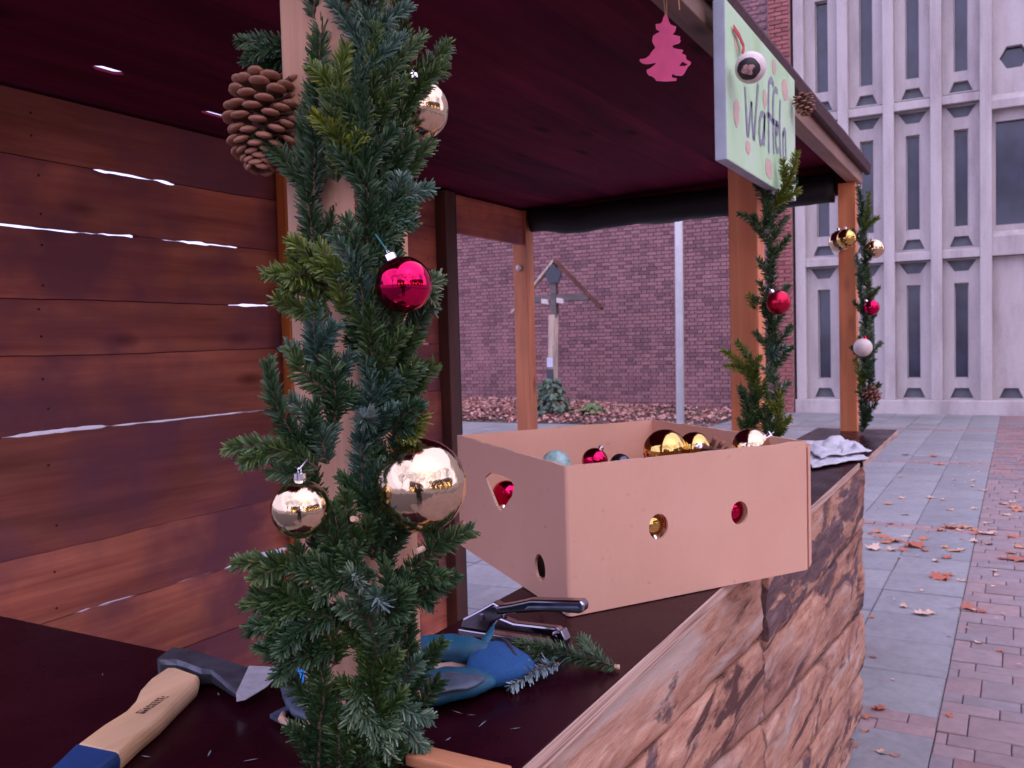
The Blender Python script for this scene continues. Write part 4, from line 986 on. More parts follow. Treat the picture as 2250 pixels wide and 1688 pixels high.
for a, c, kind, subs in [((4.245, 0.5711, 1.9239), (4.2613, 0.5795, 2.1042), 'needle', 1), ((4.2341, 0.5661, 1.8821), (4.262, 0.5341, 2.0733), 'needle_y', 1), ((4.2304, 0.5574, 1.72), (4.2384, 0.5661, 1.963), 'needle', 2), ((4.2192, 0.5699, 1.6395), (4.2092, 0.5824, 1.8008), 'needle_b', 1), ((4.2267, 0.5487, 1.5579), (4.2404, 0.5432, 1.76), 'needle', 2), ((4.2153, 0.5577, 1.4368), (4.2211, 0.5664, 1.6394), 'needle', 2), ((4.208, 0.5387, 1.3153), (4.2217, 0.5333, 1.5169), 'needle_b', 2), ((4.1938, 0.5565, 1.2351), (4.2084, 0.5701, 1.4372), 'needle', 2), ((4.1868, 0.5653, 1.195), (4.1845, 0.5829, 1.3368), 'needle_y', 1), ((4.1994, 0.5389, 1.1539), (4.2148, 0.5264, 1.3149), 'needle', 2), ((4.1871, 0.5513, 1.0533), (4.1938, 0.5565, 1.2351), 'needle', 2), ((4.1907, 0.5616, 1.0122), (4.1953, 0.5668, 1.1539), 'needle', 1)]:
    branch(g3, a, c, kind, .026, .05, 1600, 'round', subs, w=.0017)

MB().tube([(0.7603, 0.7303, 1.7415), (0.764, 0.7249, 1.7553), (0.7706, 0.7031, 1.7659), (0.7709, 0.6699, 1.7653)], .0012, 6).build("wire", M['twig'], g1)
# ---------------------------------------------------------------- baubles
SPH = {}
M['hole_shade_ball'] = plain("hole_shade_black", (0.012, 0.010, 0.012), 0.7, sc=40, bumps=0.05)  # stands in for the shade inside the box's low hole
def bauble(label, c, r, mat, capdir=(0, 0, 1), group=None, cap=True, capmat='cap', loose=0.0, string=None, stringmat='string', seg=48):
    root = thing("bauble", c, label, "bauble", group)
    key = (mat, round(r, 4), seg)
    if key not in SPH:
        SPH[key] = MB().sphere(r, seg, seg//2).mesh("ball", M[mat], smooth=True, merge=True)
    q = Vector(capdir).normalized().to_track_quat('Z', 'Y')
    link("ball", SPH[key], root, (0, 0, 0), q)
    if cap:
        h = r*.17 if r > .04 else r*.24; cr_ = r*.16 if r > .04 else r*.2
        b = MB(); n = 24; prof = [(cr_, r*.975), (cr_, r*1.0+h*.15), (cr_*.98, r*1.0+h*.85), (cr_*.8, r*1.0+h), (cr_*.3, r+h*1.06)]
        base = len(b.v)
        for i, (rr, zz) in enumerate(prof):
            for k in range(n):
                w = 2*math.pi*k/n; r2 = rr*(1+(.06 if (k % 2 and i < 3) else 0)); b.v.append(Vector((r2*math.cos(w), r2*math.sin(w), zz)))
        for i in range(len(prof)-1):
            for k in range(n): b.f.append((i*n+k, i*n+(k+1) % n, (i+1)*n+(k+1) % n, (i+1)*n+k))
        b.f += [tuple(range(n))[::-1], tuple((len(prof)-1)*n+k for k in range(n))]
        co = link("cap", b.mesh("cap", M[capmat], smooth=False), root, (0, 0, 0), q)
        lp = MB().tube([(cr_*.42*math.cos(w), 0, r+h+cr_*.38+cr_*.42*math.sin(w)) for w in [2*math.pi*k/14 for k in range(15)]], max(.0006, cr_*.07), 5, upv=(0, 1, 0))
        link("loop", lp.mesh("loop", M[capmat], smooth=True), co)
        if string:
            MB().tube([Vector(c)+Vector(capdir).normalized()*(r+h+cr_*.6), string], .0009 if r > .02 else .0006, 5).build("string", M[stringmat], root)
    return root
CAMP = Vector((0, 0, 1.45))
bauble("largest champagne gold bauble, hanging low on the right of the nearest garland", (0.7741, 0.5477, 1.3006), .0505, 'gold', (-.05, .42, .9), None, string=(0.762, 0.5867, 1.3653), stringmat='twig')
bauble("small gold bauble hanging left of the largest one on the nearest garland", (0.6699, 0.6211, 1.2891), .0299, 'gold', (0, -.02, 1), None, string=(0.6841, 0.622, 1.337), stringmat='cap')
bauble("shiny red bauble with silver cap on the nearest garland", (0.7597, 0.5497, 1.5138), .0298, 'red_shiny', (-.05, .45, .9), None, string=(0.7568, 0.5821, 1.5687))
bauble("pinkish gold bauble half hidden behind the top of the nearest garland", (0.8759, 0.604, 1.7281), .036, 'gold', (.1, .25, 1), None, string=(0.8762, 0.6197, 1.7837), stringmat='twig')
bauble("matte red bauble on the middle post's garland", (2.3231, 0.5076, 1.5353), .0312, 'red_matte', (-.1, .5, .85), None)
bauble("bright gold bauble on the left side of the far corner post", (4.1828, 0.6161, 1.8735), .0425, 'gold_deep', (.1, .1, 1), "gold baubles on the far corner post")
bauble("larger pale gold bauble tucked behind the bright one on the far corner post", (4.2321, 0.6506, 1.8685), .0505, 'gold', (.1, .15, 1), "gold baubles on the far corner post")
bauble("gold bauble on the right of the garland on the far corner post", (4.2626, 0.5095, 1.8258), .042, 'gold', (-.3, .3, 1), "gold baubles on the far corner post")
bauble("small shiny red bauble on the garland of the far corner post", (4.2096, 0.5182, 1.5643), .0345, 'red_shiny', (-.1, .6, .8), None)
bauble("white bauble with red top low on the far corner post's garland", (4.1603, 0.5489, 1.389), .040, 'white_ball', (.1, -.2, 1), None, capmat='red_shiny')

# white painted ball on the sign: dark roundel with a pale blot
sb_c = Vector((1.9725, 0.4847, 2.0342))
sb = bauble("white painted ball with a dark roundel hung on the green sign", sb_c, .0335, 'white_ball', (0, 0, 1), None, cap=False)
vdir = (CAMP+Vector((.0, .35, -.15))-sb_c).normalized()
M['roundel'] = plain("dark_painted_ring", (0.035, 0.02, 0.03), 0.5, sc=90, bumps=0.1, var=.4)
M['blot'] = plain("pale_pink_paint", (0.55, 0.33, 0.30), 0.5, sc=120, bumps=0.1, var=.4)
def cap_disc(ang, out, wob, seed):
    b = MB(); n = 28; rings = 6
    q = vdir.to_track_quat('Z', 'Y')
    V = [q @ Vector((0, 0, out))]
    for i in range(1, rings+1):
        for k in range(n):
            w = 2*math.pi*k/n; a = ang*i/rings*(1+wob*fbm(math.cos(w)*1.5+seed, math.sin(w)*1.5, 0, 2))
            V.append(q @ Vector((math.sin(a)*math.cos(w)*out, math.sin(a)*math.sin(w)*out, math.cos(a)*out)))
    Fc = [(0, 1+k, 1+(k+1) % n) for k in range(n)]+[(1+i*n+k, 1+(i+1)*n+k, 1+(i+1)*n+(k+1) % n, 1+i*n+(k+1) % n) for i in range(rings-1) for k in range(n)]
    b.add([p+sb_c for p in V], Fc); return b
cap_disc(.78, .0337, .12, 2).build("roundel", M['roundel'], sb, smooth=True)
cap_disc(.36, .0340, .5, 5).build("blot", M['blot'], sb, smooth=True)
rb = MB()
RP = [Vector(p) for p in [(1.9912, 0.524, 2.1338), (2.0331, 0.522, 2.1256), (2.0643, 0.52, 2.1095), (2.0275, 0.515, 2.0855)]]
for k in range(len(RP)-1):
    a, c = RP[k], RP[k+1]; t = (c-a).normalized(); s_ = t.cross(Vector((0, 1, 0))).normalized()*.006
    rb.add([a-s_, a+s_, c+s_, c-s_, a-s_+Vector((0, .002, 0)), a+s_+Vector((0, .002, 0)), c+s_+Vector((0, .002, 0)), c-s_+Vector((0, .002, 0))], [(0, 1, 2, 3), (7, 6, 5, 4), (0, 4, 5, 1), (1, 5, 6, 2), (2, 6, 7, 3), (3, 7, 4, 0)])
rb.build("ribbon", M['ribbon'], sb)

# ---------------------------------------------------------------- pine cones
def scale_mesh():
    """one cone scale: a thick spoon that swells to a rounded tip"""
    b = MB(); st = [(0, .10, .05), (.35, .18, .06), (.62, .34, .10), (.80, .45, .17), (.92, .42, .18), (1.0, .30, .14), (1.045, .12, .06), (1.05, .02, .01)]
    n = 8
    for i, (u, w, h) in enumerate(st):
        for k in range(n):
            a = 2*math.pi*k/n; b.v.append(Vector((u, w*math.cos(a), h*math.sin(a)+.16*u*u)))
    for i in range(len(st)-1):
        for k in range(n): b.f.append((i*n+k, (i+1)*n+k, (i+1)*n+(k+1) % n, i*n+(k+1) % n))
    b.f += [tuple(range(n))[::-1], tuple((len(st)-1)*n+k for k in range(n))][::1]
    me = b.mesh("scale", [M['cone'], M['cone_tip']], smooth=True)
    for p in me.polygons:
        if p.center.x > .72: p.material_index = 1
    return me
SCALE = scale_mesh()
def pine_cone(label, c, length, rad, axis, n, group=None, size=1.0, droop=.25):
    """c is the stalk end; axis points from the stalk to the tip"""
    root = thing("pine_cone", c, label, "pine cone", group)
    q = Vector(axis).normalized().to_track_quat('Z', 'X')
    core = MB().lathe([(.001, 0), (rad*.30, length*.06), (rad*.34, length*.4), (rad*.2, length*.8), (.001, length*.98)], 10)
    link("core", core.mesh("core", M['cone'], smooth=True), root, (0, 0, 0), q)
    for i in range(n):
        t_ = (i+.5)/n; az = i*2.39996
        env = rad*(.80+.45*math.sin(math.pi*min(1, t_*1.15+.10))-.62*max(0, t_-.62)**1.0*1.5)
        env = max(rad*.22, min(rad, env))
        tilt = -(.15 if t_ < .2 else 0)+droop*(.2)+(t_-.35)*1.05
        ln = env*1.0; sc_ = max(.25, env/rad)
        base = Vector((0, 0, length*(.04+.86*t_)))
        qq = Quaternion((0, 0, 1), az) @ Quaternion((0, 1, 0), -tilt)
        wsc = rad*.62*size*(.55+.45*sc_)
        o = link("scale", SCALE, root, q @ base, q @ qq, (ln*(.92+.16*((i*7) % 5)/4), wsc*(.86+.14*((i*3) % 4)/3), wsc*.82))
    return root
pine_cone("large open brown pine cone hanging at the upper left of the nearest post", (0.7603, 0.7303, 1.7426), .094, .042, (-0.03170000000000006, -0.00990000000000002, -0.13070000000000004), 96)
pine_cone("small dark pine cone fixed at the right edge of the green sign", (2.623, 0.498, 2.1221), .05, .029, (.1, -.1, -1), 48)
pine_cone("small pine cone low on the far corner post's garland", (4.162, 0.5281, 1.2006), .06, .034, (.35, -.55, -.6), 48)

# ---------------------------------------------------------------- painted sign
def painted(name):
    m, nt, b = new_mat(name)
    co = coords(nt, (5, 5, 3), False); n1 = N(nt, "ShaderNodeTexNoise", i_Detail=4.0, i_Distortion=0.8); n1.inputs["Scale"].default_value = 1.0
    nt.links.new(co, n1.inputs["Vector"])
    c = ramp(nt, n1.outputs[0], [(0.30, (0.36, 0.60, 0.28)), (0.46, (0.50, 0.74, 0.44)), (0.62, (0.56, 0.76, 0.52)), (0.8, (0.62, 0.80, 0.58))])
    nt.links.new(c, b.inputs["Base Color"]); b.inputs["Roughness"].default_value = 0.55
    bump(nt, b, n1.outputs[0], 0.15, 0.002); return m
M['sign_green'] = painted("brushed_pale_green_paint")
M['sign_edge'] = plain("pale_blue_grey_paint", (0.44, 0.50, 0.60), 0.6, var=0.12, sc=20, bumps=0.1)
M['sign_pink'] = plain("pale_pink_paint_dab", (0.62, 0.43, 0.36), 0.6, var=0.08, sc=40, bumps=0.05)
M['sign_grey'] = plain("grey_purple_lettering", (0.25, 0.25, 0.33), 0.6, var=0.2, sc=60, bumps=0.05)
YS = .530
SX0, SZ0 = (1.9411, 1.8376)
SX1, SZ1 = (2.6678, 2.1837)
sign = thing("painted_sign", ((SX0+SX1)/2, YS, SZ0), "pale green hand painted board reading Waffeln, fixed under the roof edge", "sign")
bd = MB().box((SX0, YS, SZ0), (SX1, YS+.0275, SZ1)).build("board", [M['sign_green'], M['sign_edge']], sign, bevel=.003)
for p in bd.data.polygons:
    if abs(p.normal.y) < .5: p.material_index = 1
def ribbon(b, pts, w, y0, th=.0012):
    """flat brush stroke on the board, pts as (x, z)"""
    pts = [Vector((x, 0, z)) for x, z in pts]; L, R = [], []
    for i, p in enumerate(pts):
        t_ = (pts[min(i+1, len(pts)-1)]-pts[max(i-1, 0)]).normalized(); s_ = Vector((-t_.z, 0, t_.x))*w*(.85+.3*rng.random())
        L.append(p+s_); R.append(p-s_)
    n0 = len(b.v)
    for q in L: b.v.append(Vector((q.x, y0-th, q.z)))
    for q in R: b.v.append(Vector((q.x, y0-th, q.z)))
    n = len(pts)
    for i in range(n-1): b.f.append((n0+i, n0+n+i, n0+n+i+1, n0+i+1))
STROKES = [[(2.1001, 2.0305), (2.1079, 1.9833), (2.118, 1.9187)], [(2.1234, 1.9197), (2.1422, 1.9664), (2.1588, 2.0092)], [(2.1588, 2.0092), (2.165, 1.9629), (2.1759, 1.9213)], [(2.1805, 1.9235), (2.2027, 1.9954), (2.2275, 2.0675)], [(2.2905, 2.0054), (2.2578, 2.0029), (2.2388, 1.9806), (2.2325, 1.9514), (2.2428, 1.9266), (2.2659, 1.935), (2.2835, 1.9697), (2.2931, 2.0088)], [(2.2932, 2.0103), (2.286, 1.9702), (2.2812, 1.9278)], [(2.3976, 2.1051), (2.3694, 2.1131), (2.343, 2.098), (2.335, 2.0467), (2.3341, 1.9884), (2.3327, 1.9181)], [(2.3155, 2.0121), (2.3446, 2.0153), (2.3765, 2.0116)], [(2.4414, 2.0974), (2.4146, 2.1002), (2.3936, 2.0804), (2.3848, 2.0429), (2.3852, 1.9807), (2.3873, 1.9245)], [(2.3711, 2.0075), (2.3961, 2.0096), (2.4296, 2.0103)], [(2.4117, 1.9798), (2.4352, 1.9903), (2.4433, 2.0116), (2.427, 2.0128), (2.4125, 1.9949), (2.413, 1.956), (2.4281, 1.9376), (2.4478, 1.9471)], [(2.4723, 2.0831), (2.4622, 2.0291), (2.4618, 1.974), (2.469, 1.9293)], [(2.5018, 2.0062), (2.5023, 1.9659), (2.5032, 1.9319)], [(2.5023, 1.9908), (2.518, 2.014), (2.5323, 2.0089), (2.5343, 1.9685), (2.5355, 1.9373)]]
lt = MB()
for st in STROKES:
    pts = []
    for (a, c) in zip(st, st[1:]):
        for k in range(4): pts.append((a[0]+(c[0]-a[0])*k/4, a[1]+(c[1]-a[1])*k/4))
    pts.append(st[-1]); ribbon(lt, pts, .0075, YS)
lt.build("lettering", M['sign_grey'], sign)
for (x, z), rx, rz in [((2.023, 1.9548), 0.026, 0.03), ((2.122, 1.8953), 0.022, 0.016), ((2.2965, 2.0468), 0.02, 0.026), ((2.5346, 2.1251), 0.04, 0.028), ((2.3305, 1.8798), 0.036, 0.026), ((2.027, 2.1117), 0.014, 0.016), ((2.4044, 2.1543), 0.024, 0.018)]:
    pts = [(x+rx*math.cos(w)*(1+.35*fbm(math.cos(w)*2+x*9, math.sin(w)*2, z*9, 2)), z+rz*math.sin(w)*(1+.35*fbm(math.cos(w)*2+z*9, math.sin(w)*2+4, x*9, 2))) for w in [2*math.pi*k/14 for k in range(14)]]; MB().add([(a, YS-.0008, c) for a, c in pts], [tuple(range(14))]).build("paint_dab", M['sign_pink'], sign)

# ---------------------------------------------------------------- red wooden tree on a string
OUT = [(1.7611, 0.6036, 2.107), (1.7631, 0.6001, 2.1069), (1.7639, 0.5979, 2.0999), (1.7642, 0.5968, 2.0938), (1.7657, 0.5936, 2.087), (1.7711, 0.5834, 2.0817), (1.7696, 0.5851, 2.0729), (1.7667, 0.5897, 2.0661), (1.7741, 0.5761, 2.0617), (1.7732, 0.5771, 2.056), (1.7741, 0.5751, 2.0526), (1.7719, 0.5785, 2.0471), (1.7663, 0.5883, 2.0441), (1.765, 0.5904, 2.0414), (1.7665, 0.5873, 2.0374), (1.7755, 0.5708, 2.0335), (1.7738, 0.5732, 2.0264), (1.7777, 0.5659, 2.0223), (1.7775, 0.5654, 2.0145), (1.782, 0.5567, 2.0075), (1.7809, 0.5582, 2.002), (1.7789, 0.5616, 1.9994), (1.7759, 0.566, 1.99), (1.774, 0.5689, 1.9835), (1.7713, 0.5733, 1.9792), (1.7656, 0.5835, 1.98), (1.7618, 0.5908, 1.9836), (1.7611, 0.5913, 1.9764), (1.7659, 0.5825, 1.9744), (1.7653, 0.583, 1.9689), (1.7547, 0.602, 1.9678), (1.7448, 0.62, 1.9695), (1.7442, 0.6214, 1.9734), (1.7417, 0.6263, 1.9786), (1.7383, 0.6326, 1.981), (1.7365, 0.6365, 1.9866), (1.7365, 0.6369, 1.9933), (1.7405, 0.6301, 1.997), (1.7458, 0.6214, 2.0045), (1.7465, 0.6204, 2.0078), (1.7427, 0.6272, 2.0064), (1.738, 0.6355, 2.005), (1.7329, 0.6447, 2.0069), (1.7305, 0.6496, 2.0126), (1.731, 0.6491, 2.0165), (1.7362, 0.6398, 2.0173), (1.7408, 0.6321, 2.0232), (1.744, 0.6272, 2.0319), (1.748, 0.6209, 2.0395), (1.7469, 0.6233, 2.0451), (1.7454, 0.6267, 2.053), (1.7468, 0.6252, 2.0641), (1.7509, 0.6184, 2.0694), (1.7543, 0.6126, 2.0726), (1.7508, 0.6194, 2.0773), (1.7508, 0.6203, 2.0884), (1.7557, 0.6116, 2.0892), (1.7579, 0.6082, 2.0936), (1.7591, 0.6067, 2.1013)]
vd = (Vector(OUT[0])-CAMP).normalized()
rt_ = vd.cross(Vector((0, 0, 1))).normalized(); uu = rt_.cross(vd)
oc = Vector(OUT[0])
flat2 = [((Vector(p)-oc).dot(rt_), (Vector(p)-oc).dot(uu)) for p in OUT]
HOLE = [((Vector(p)-oc).dot(rt_), (Vector(p)-oc).dot(uu)) for p in [(1.7697, 0.5781, 1.9999), (1.7728, 0.5732, 2.0081), (1.7742, 0.5708, 2.0091), (1.776, 0.5674, 2.0057), (1.7788, 0.5621, 2.0038), (1.7754, 0.5679, 2.0001)]]
V, Fc = plate(flat2, [HOLE], .005)
tr = thing("tree_ornament", oc, "flat red wooden fir tree ornament dangling on a string under the roof", "ornament")
b = MB(); b.add([oc+rt_*p.x+uu*p.y+vd*p.z for p in V], Fc)
to = b.build("tree_shape", [M['red_wood'], M['red_edge']], tr, merge=True)
for p in to.data.polygons:
    if abs(p.normal.dot(vd)) < .6: p.material_index = 1
s_ = MB()
TOP = Vector((oc.x+.005, oc.y+.01, 2.145))
s_.tube([oc+rt_*.001-uu*.004, oc+rt_*-.002+uu*.03, TOP], .0011, 5); s_.tube([oc+rt_*.003-uu*.004, oc+rt_*.004+uu*.03, TOP], .0011, 5)
s_.build("string", M['jute'], tr)
lp = thing("string_loop", (1.7766, 0.5786, 2.136), "short loose tan string hanging from the front beam beside the red tree", "string")
MB().tube([(1.7767, 0.581, 2.1638), (1.776, 0.5802, 2.1407), (1.7663, 0.5754, 2.1231), (1.7661, 0.5746, 2.112)], .0013, 6).build("strand", M['jute'], lp)

# ---------------------------------------------------------------- cardboard box of baubles
B0 = Vector((1.287, .623, 1.0015)); BA = Vector((.455, -.293, 0)); BB = Vector((.372, .445, 0)); BH = .247
LA, LB = BA.length, BB.length; A_, B_ = BA.normalized(), BB.normalized(); TH = .0055
box = thing("cardboard_box", B0+(BA+BB)/2, "open brown cardboard box with round holes, full of baubles, overhanging the counter", "box")
def wavy_top(L, seed):
    return [(L*(1-k/24), BH+.0025*fbm(k*.35, seed, 0, 3)) for k in range(25)]
def side(org, ax, L, holes, inward, seed, name="side_panel", s0=0.0, s1=0.0):
    V, Fc = plate([(s0, 0), (L-s1, 0)]+[(min(L-s1, max(s0, u)), v) for u, v in wavy_top(L, seed)], holes, TH)
    b = MB(); b.add([org+ax*p.x+Vector((0, 0, p.y))+inward*(p.z+TH/2) for p in V], Fc)
    o = b.build(name, [M['card'], M['card_edge']], box, merge=True)
    n_ = ax.cross(Vector((0, 0, 1)))
    for p in o.data.polygons:
        if abs(p.normal.dot(n_)) < .7: p.material_index = 1
    return o
side(B0, A_, LA, [circle(*(0.1852, 0.1262), .0205, .0225), circle(*(0.3686, 0.1289), .020, .0215)], B_, 1, s0=.0065, s1=.0065)
side(B0+B_*TH, B_, LB-2*TH, [[(0.3913, 0.1771), (0.3628, 0.19), (0.2921, 0.1938), (0.2457, 0.1921), (0.2276, 0.1818), (0.2409, 0.161), (0.2766, 0.1371), (0.3054, 0.1208), (0.3305, 0.1292), (0.3605, 0.1518)],
     circle(*(0.112, 0.0543), .024, .024), circle(*(0.5483, 0.0371), .024, .024)], A_, 2, s0=.0012)
side(B0+BB-B_*TH*0, A_, LA, [circle(LA*.3, .12, .02), circle(LA*.7, .14, .02)], -B_, 3)
side(B0+BA+B_*TH, B_, LB-2*TH, [circle(LB*.5, .16, .03)], -A_, 4)
MB().obox(B0+(BA+BB)/2+Vector((0, 0, .003)), A_, B_, (0, 0, 1), LA/2-TH, LB/2-TH, .003).build("bottom_panel", M['card'], box)
for cc, da, db in ((B0, A_, B_), (B0+BA, -A_, B_)):
    b = MB(); r_ = .0068; ring = []
    nrmA, nrmB = -db, -da
    for z in (.0005, BH*.33, BH*.66, BH+.0005):
        for k in range(9):
            t_ = k/8; w = t_*math.pi/2
            b.v.append(cc+da*r_*(1-math.sin(w))+db*r_*(1-math.cos(w))+Vector((0, 0, z)))
        for k in range(8, -1, -1):
            w = k/8*math.pi/2
            b.v.append(cc+da*(r_-(r_-TH)*math.sin(w))+db*(r_-(r_-TH)*math.cos(w))+Vector((0, 0, z)))
    for i in range(3):
        for k in range(18): b.f.append((i*18+k, i*18+(k+1) % 18, (i+1)*18+(k+1) % 18, (i+1)*18+k))
    b.f += [tuple(range(18))[::-1], tuple(54+k for k in range(18))]
    b.build("corner_fold", M['card'], box)
fl = MB(); c0 = B0+BA; 
fl.prism([c0+A_*.001+Vector((0, 0, .004)), c0+A_*.001+Vector((0, 0, BH-.012)), c0+A_*.006-B_*.001+Vector((0, 0, BH-.006)), c0+A_*.006-B_*.001+Vector((0, 0, .012))], B_*.012)
fl.build("corner_tab", M['card'], box)

bauble("frosted teal and pink bauble at the near corner inside the box", (1.5876, 0.7883, 1.2034), .030, 'teal', (.6, .4, .3), None, cap=False)
bauble("shiny red bauble with silver cap lying inside the box near its front rim", (1.6439, 0.7286, 1.2068), .0265, 'red_shiny', (.3, -.35, .85), None)
bauble("dark grey bauble just showing over the box rim", (1.7058, 0.6987, 1.1934), .022, 'grey_glass', (.4, .4, .1), None, cap=False)
bauble("deep gold bauble, the larger of two side by side in the box", (1.6871, 0.594, 1.226), .0445, 'gold_deep', (-.2, .5, -.3), None)
bauble("gold bauble lying right of the larger one in the box", (1.7304, 0.5478, 1.228), .034, 'gold_deep', (-.5, -.3, .15), None)
bauble("pale gold bauble with ornate silver cap at the right end of the box", (1.808, 0.4542, 1.224), .040, 'gold', (.15, -.75, .55), None)
pine_cone("dark pine cone lying in the box between the gold baubles", (1.6924, 0.5002, 1.235), .07, .026, (.5, -.2, -.35), 42)
def inbox(u, v, h): return B0+BA*u+BB*v+Vector((0, 0, h))
# what shows through the holes and fills the box below
p1 = Vector((1.6392, 0.9352, 1.1274))
bauble("bright pink red bauble seen through the torn triangular hole in the box", p1, .030, 'red_shiny', (-.55, -.1, -.62), None)
hA = [(0.1852, 0.1262), (0.3686, 0.1289)]
for (u, v), lab, mt, r_, cd in ((hA[0], "gold bauble seen through the round hole at the middle of the box", 'gold_deep', .031, (-.3, -.5, -.6)), (hA[1], "dark red bauble seen through the round hole at the right of the box", 'red_shiny', .031, (.5, .4, .5))):
    bauble(lab, B0+A_*u+B_*(TH+r_+.004)+Vector((0, 0, v)), r_, mt, cd, None)
bauble("dark grey bauble glimpsed through the low round hole in the box's left side", B0+B_*0.112+A_*(TH+.036)+B_*.055+Vector((0, 0, .052)), .034, 'hole_shade_ball', (.6, .5, .2), None, cap=False)  # added ball, coloured near black so the hole looks shaded
fill = [(.34, .22, .042, .031, 'red_shiny'), (.55, .40, .046, .036, 'gold_deep'), (.78, .30, .042, .031, 'gold'), (.85, .62, .045, .034, 'red_shiny'),
        (.25, .60, .045, .034, 'gold_deep'), (.45, .78, .045, .034, 'red_matte'), (.68, .80, .045, .033, 'gold'), (.20, .85, .04, .03, 'gold'),
        (.30, .40, .115, .036, 'gold'), (.52, .62, .12, .038, 'red_shiny'), (.72, .52, .12, .036, 'gold_deep'), (.12, .55, .11, .032, 'red_matte'), (.88, .80, .12, .036, 'gold'), (.38, .85, .11, .034, 'gold_deep'),
        (.16, .30, .155, .032, 'gold_deep')]
for i, (u, v, h, r_, mt) in enumerate(fill):
    cn = {'gold': "pale gold", 'gold_deep': "deep gold", 'red_shiny': "shiny red", 'red_matte': "matte red"}[mt]
    bauble(cn+" bauble buried deeper in the cardboard box below its rim", inbox(u, v, h), r_, mt, (rng.gauss(0, 1), rng.gauss(0, 1), rng.gauss(0, .6)), cn+" baubles deeper in the box", seg=24)

# ---------------------------------------------------------------- axe on the counter
ax_ = thing("axe", (0.8209, 1.0063, 1.0), "hand axe with pale wooden handle and blue painted end, lying flat on the counter", "axe")
HP = [Vector(p) for p in [(0.4071, 0.8053, 1.02), (0.489, 0.8398, 1.02), (0.5542, 0.8687, 1.02), (0.596, 0.8911, 1.02), (0.6396, 0.9095, 1.02), (0.6783, 0.9202, 1.02), (0.7073, 0.9381, 1.02), (0.7333, 0.9624, 1.02), (0.763, 0.9813, 1.02), (0.8022, 0.9941, 1.02), (0.8089, 0.9822, 1.02), (0.8016, 0.9308, 1.02), (0.7847, 0.9144, 1.02), (0.7292, 0.8868, 1.02), (0.6889, 0.8651, 1.02), (0.6465, 0.8478, 1.02), (0.6035, 0.829, 1.02), (0.5732, 0.8183, 1.02), (0.4977, 0.7924, 1.02), (0.4071, 0.7496, 1.02)]]
def rounded_slab(b, poly, z0, z1, inset):
    c = sum((p for p in poly), Vector())/len(poly); n = len(poly)
    def ins(k, d):
        a, p, q = poly[k-1], poly[k], poly[(k+1) % n]
        t_ = ((p-a).normalized()+(q-p).normalized()).normalized(); s_ = Vector((-t_.y, t_.x, 0))
        if s_.dot(c-p) < 0 and n < 6: s_ = -s_
        return p+s_*d
    area = sum(poly[k-1].x*poly[k].y-poly[k].x*poly[k-1].y for k in range(n)); sg = 1 if area > 0 else -1
    lv = [(z0, inset), (z0+(z1-z0)*.15, inset*.4), (z0+(z1-z0)*.4, 0), (z0+(z1-z0)*.65, 0), (z0+(z1-z0)*.88, inset*.4), (z1, inset)]
    base = len(b.v)
    for z, d in lv:
        for k in range(n):
            p = ins(k, d*sg); b.v.append(Vector((p.x, p.y, z)))
    for i in range(len(lv)-1):
        for k in range(n): b.f.append((base+i*n+k, base+i*n+(k+1) % n, base+(i+1)*n+(k+1) % n, base+(i+1)*n+k))
    b.f += [tuple(base+k for k in range(n))[::-1], tuple(base+(len(lv)-1)*n+k for k in range(n))]
    return b
hb = MB(); wood_poly = [HP[3]]+HP[4:17]
rounded_slab(hb, wood_poly, 1.002, 1.024, .0045).build("handle", M['handle_wood'], ax_, smooth=False)
pb_ = MB(); rounded_slab(pb_, HP[:3]+[HP[3]*.5+HP[2]*.5+(HP[3]-HP[2])*.52, HP[16]*.5+HP[17]*.5+(HP[16]-HP[17])*.53]+HP[17:], 1.0015, 1.0247, .0042).build("painted_grip", M['blue_paint'], ax_)
sm = MB(); 
S0, S1 = Vector((0.6805, 0.8957, 1.024)), Vector((0.7314, 0.9111, 1.024))
sd = (S1-S0); sp = Vector((-sd.y, sd.x, 0)).normalized()
for k in range(9):
    c = S0+sd*((k+.5)/9); 
    for q in range(3):
        o_ = sp*(.0035*(q-1)+rng.uniform(-.001, .001)); w_ = sd.normalized()*rng.uniform(.0012, .0026); h_ = sp*rng.uniform(.0010, .0019)
        sm.add([c+o_-w_-h_+Vector((0, 0, .0006)), c+o_+w_-h_+Vector((0, 0, .0006)), c+o_+w_+h_+Vector((0, 0, .0006)), c+o_-w_+h_+Vector((0, 0, .0006))], [(0, 1, 2, 3)])
sm.build("burnt_stamp", M['stamp'], ax_)
HD = [(0.8004, 1.0106, 1.02), (0.8248, 1.0257, 1.02), (0.85, 1.0396, 1.02), (0.8555, 1.0164, 1.02), (0.8585, 0.9907, 1.02), (0.8557, 0.9591, 1.02), (0.8553, 0.931, 1.02), (0.8534, 0.9018, 1.02), (0.8544, 0.8947, 1.02)]
HDL = [(0.798, 1.0033, 1.02), (0.8021, 0.9968, 1.02), (0.8102, 0.9832, 1.02), (0.8092, 0.9629, 1.02), (0.8039, 0.9294, 1.02), (0.8097, 0.917, 1.02), (0.7973, 0.8876, 1.02), (0.7847, 0.8587, 1.02), (0.7769, 0.8378, 1.02)]
BL = [(0.8829, 0.8676, 1.013), (0.8659, 0.8545, 1.013), (0.8463, 0.8427, 1.013), (0.8264, 0.8335, 1.013), (0.8081, 0.8304, 1.013), (0.7813, 0.8268, 1.013)]
hd = MB(); n = len(HD)
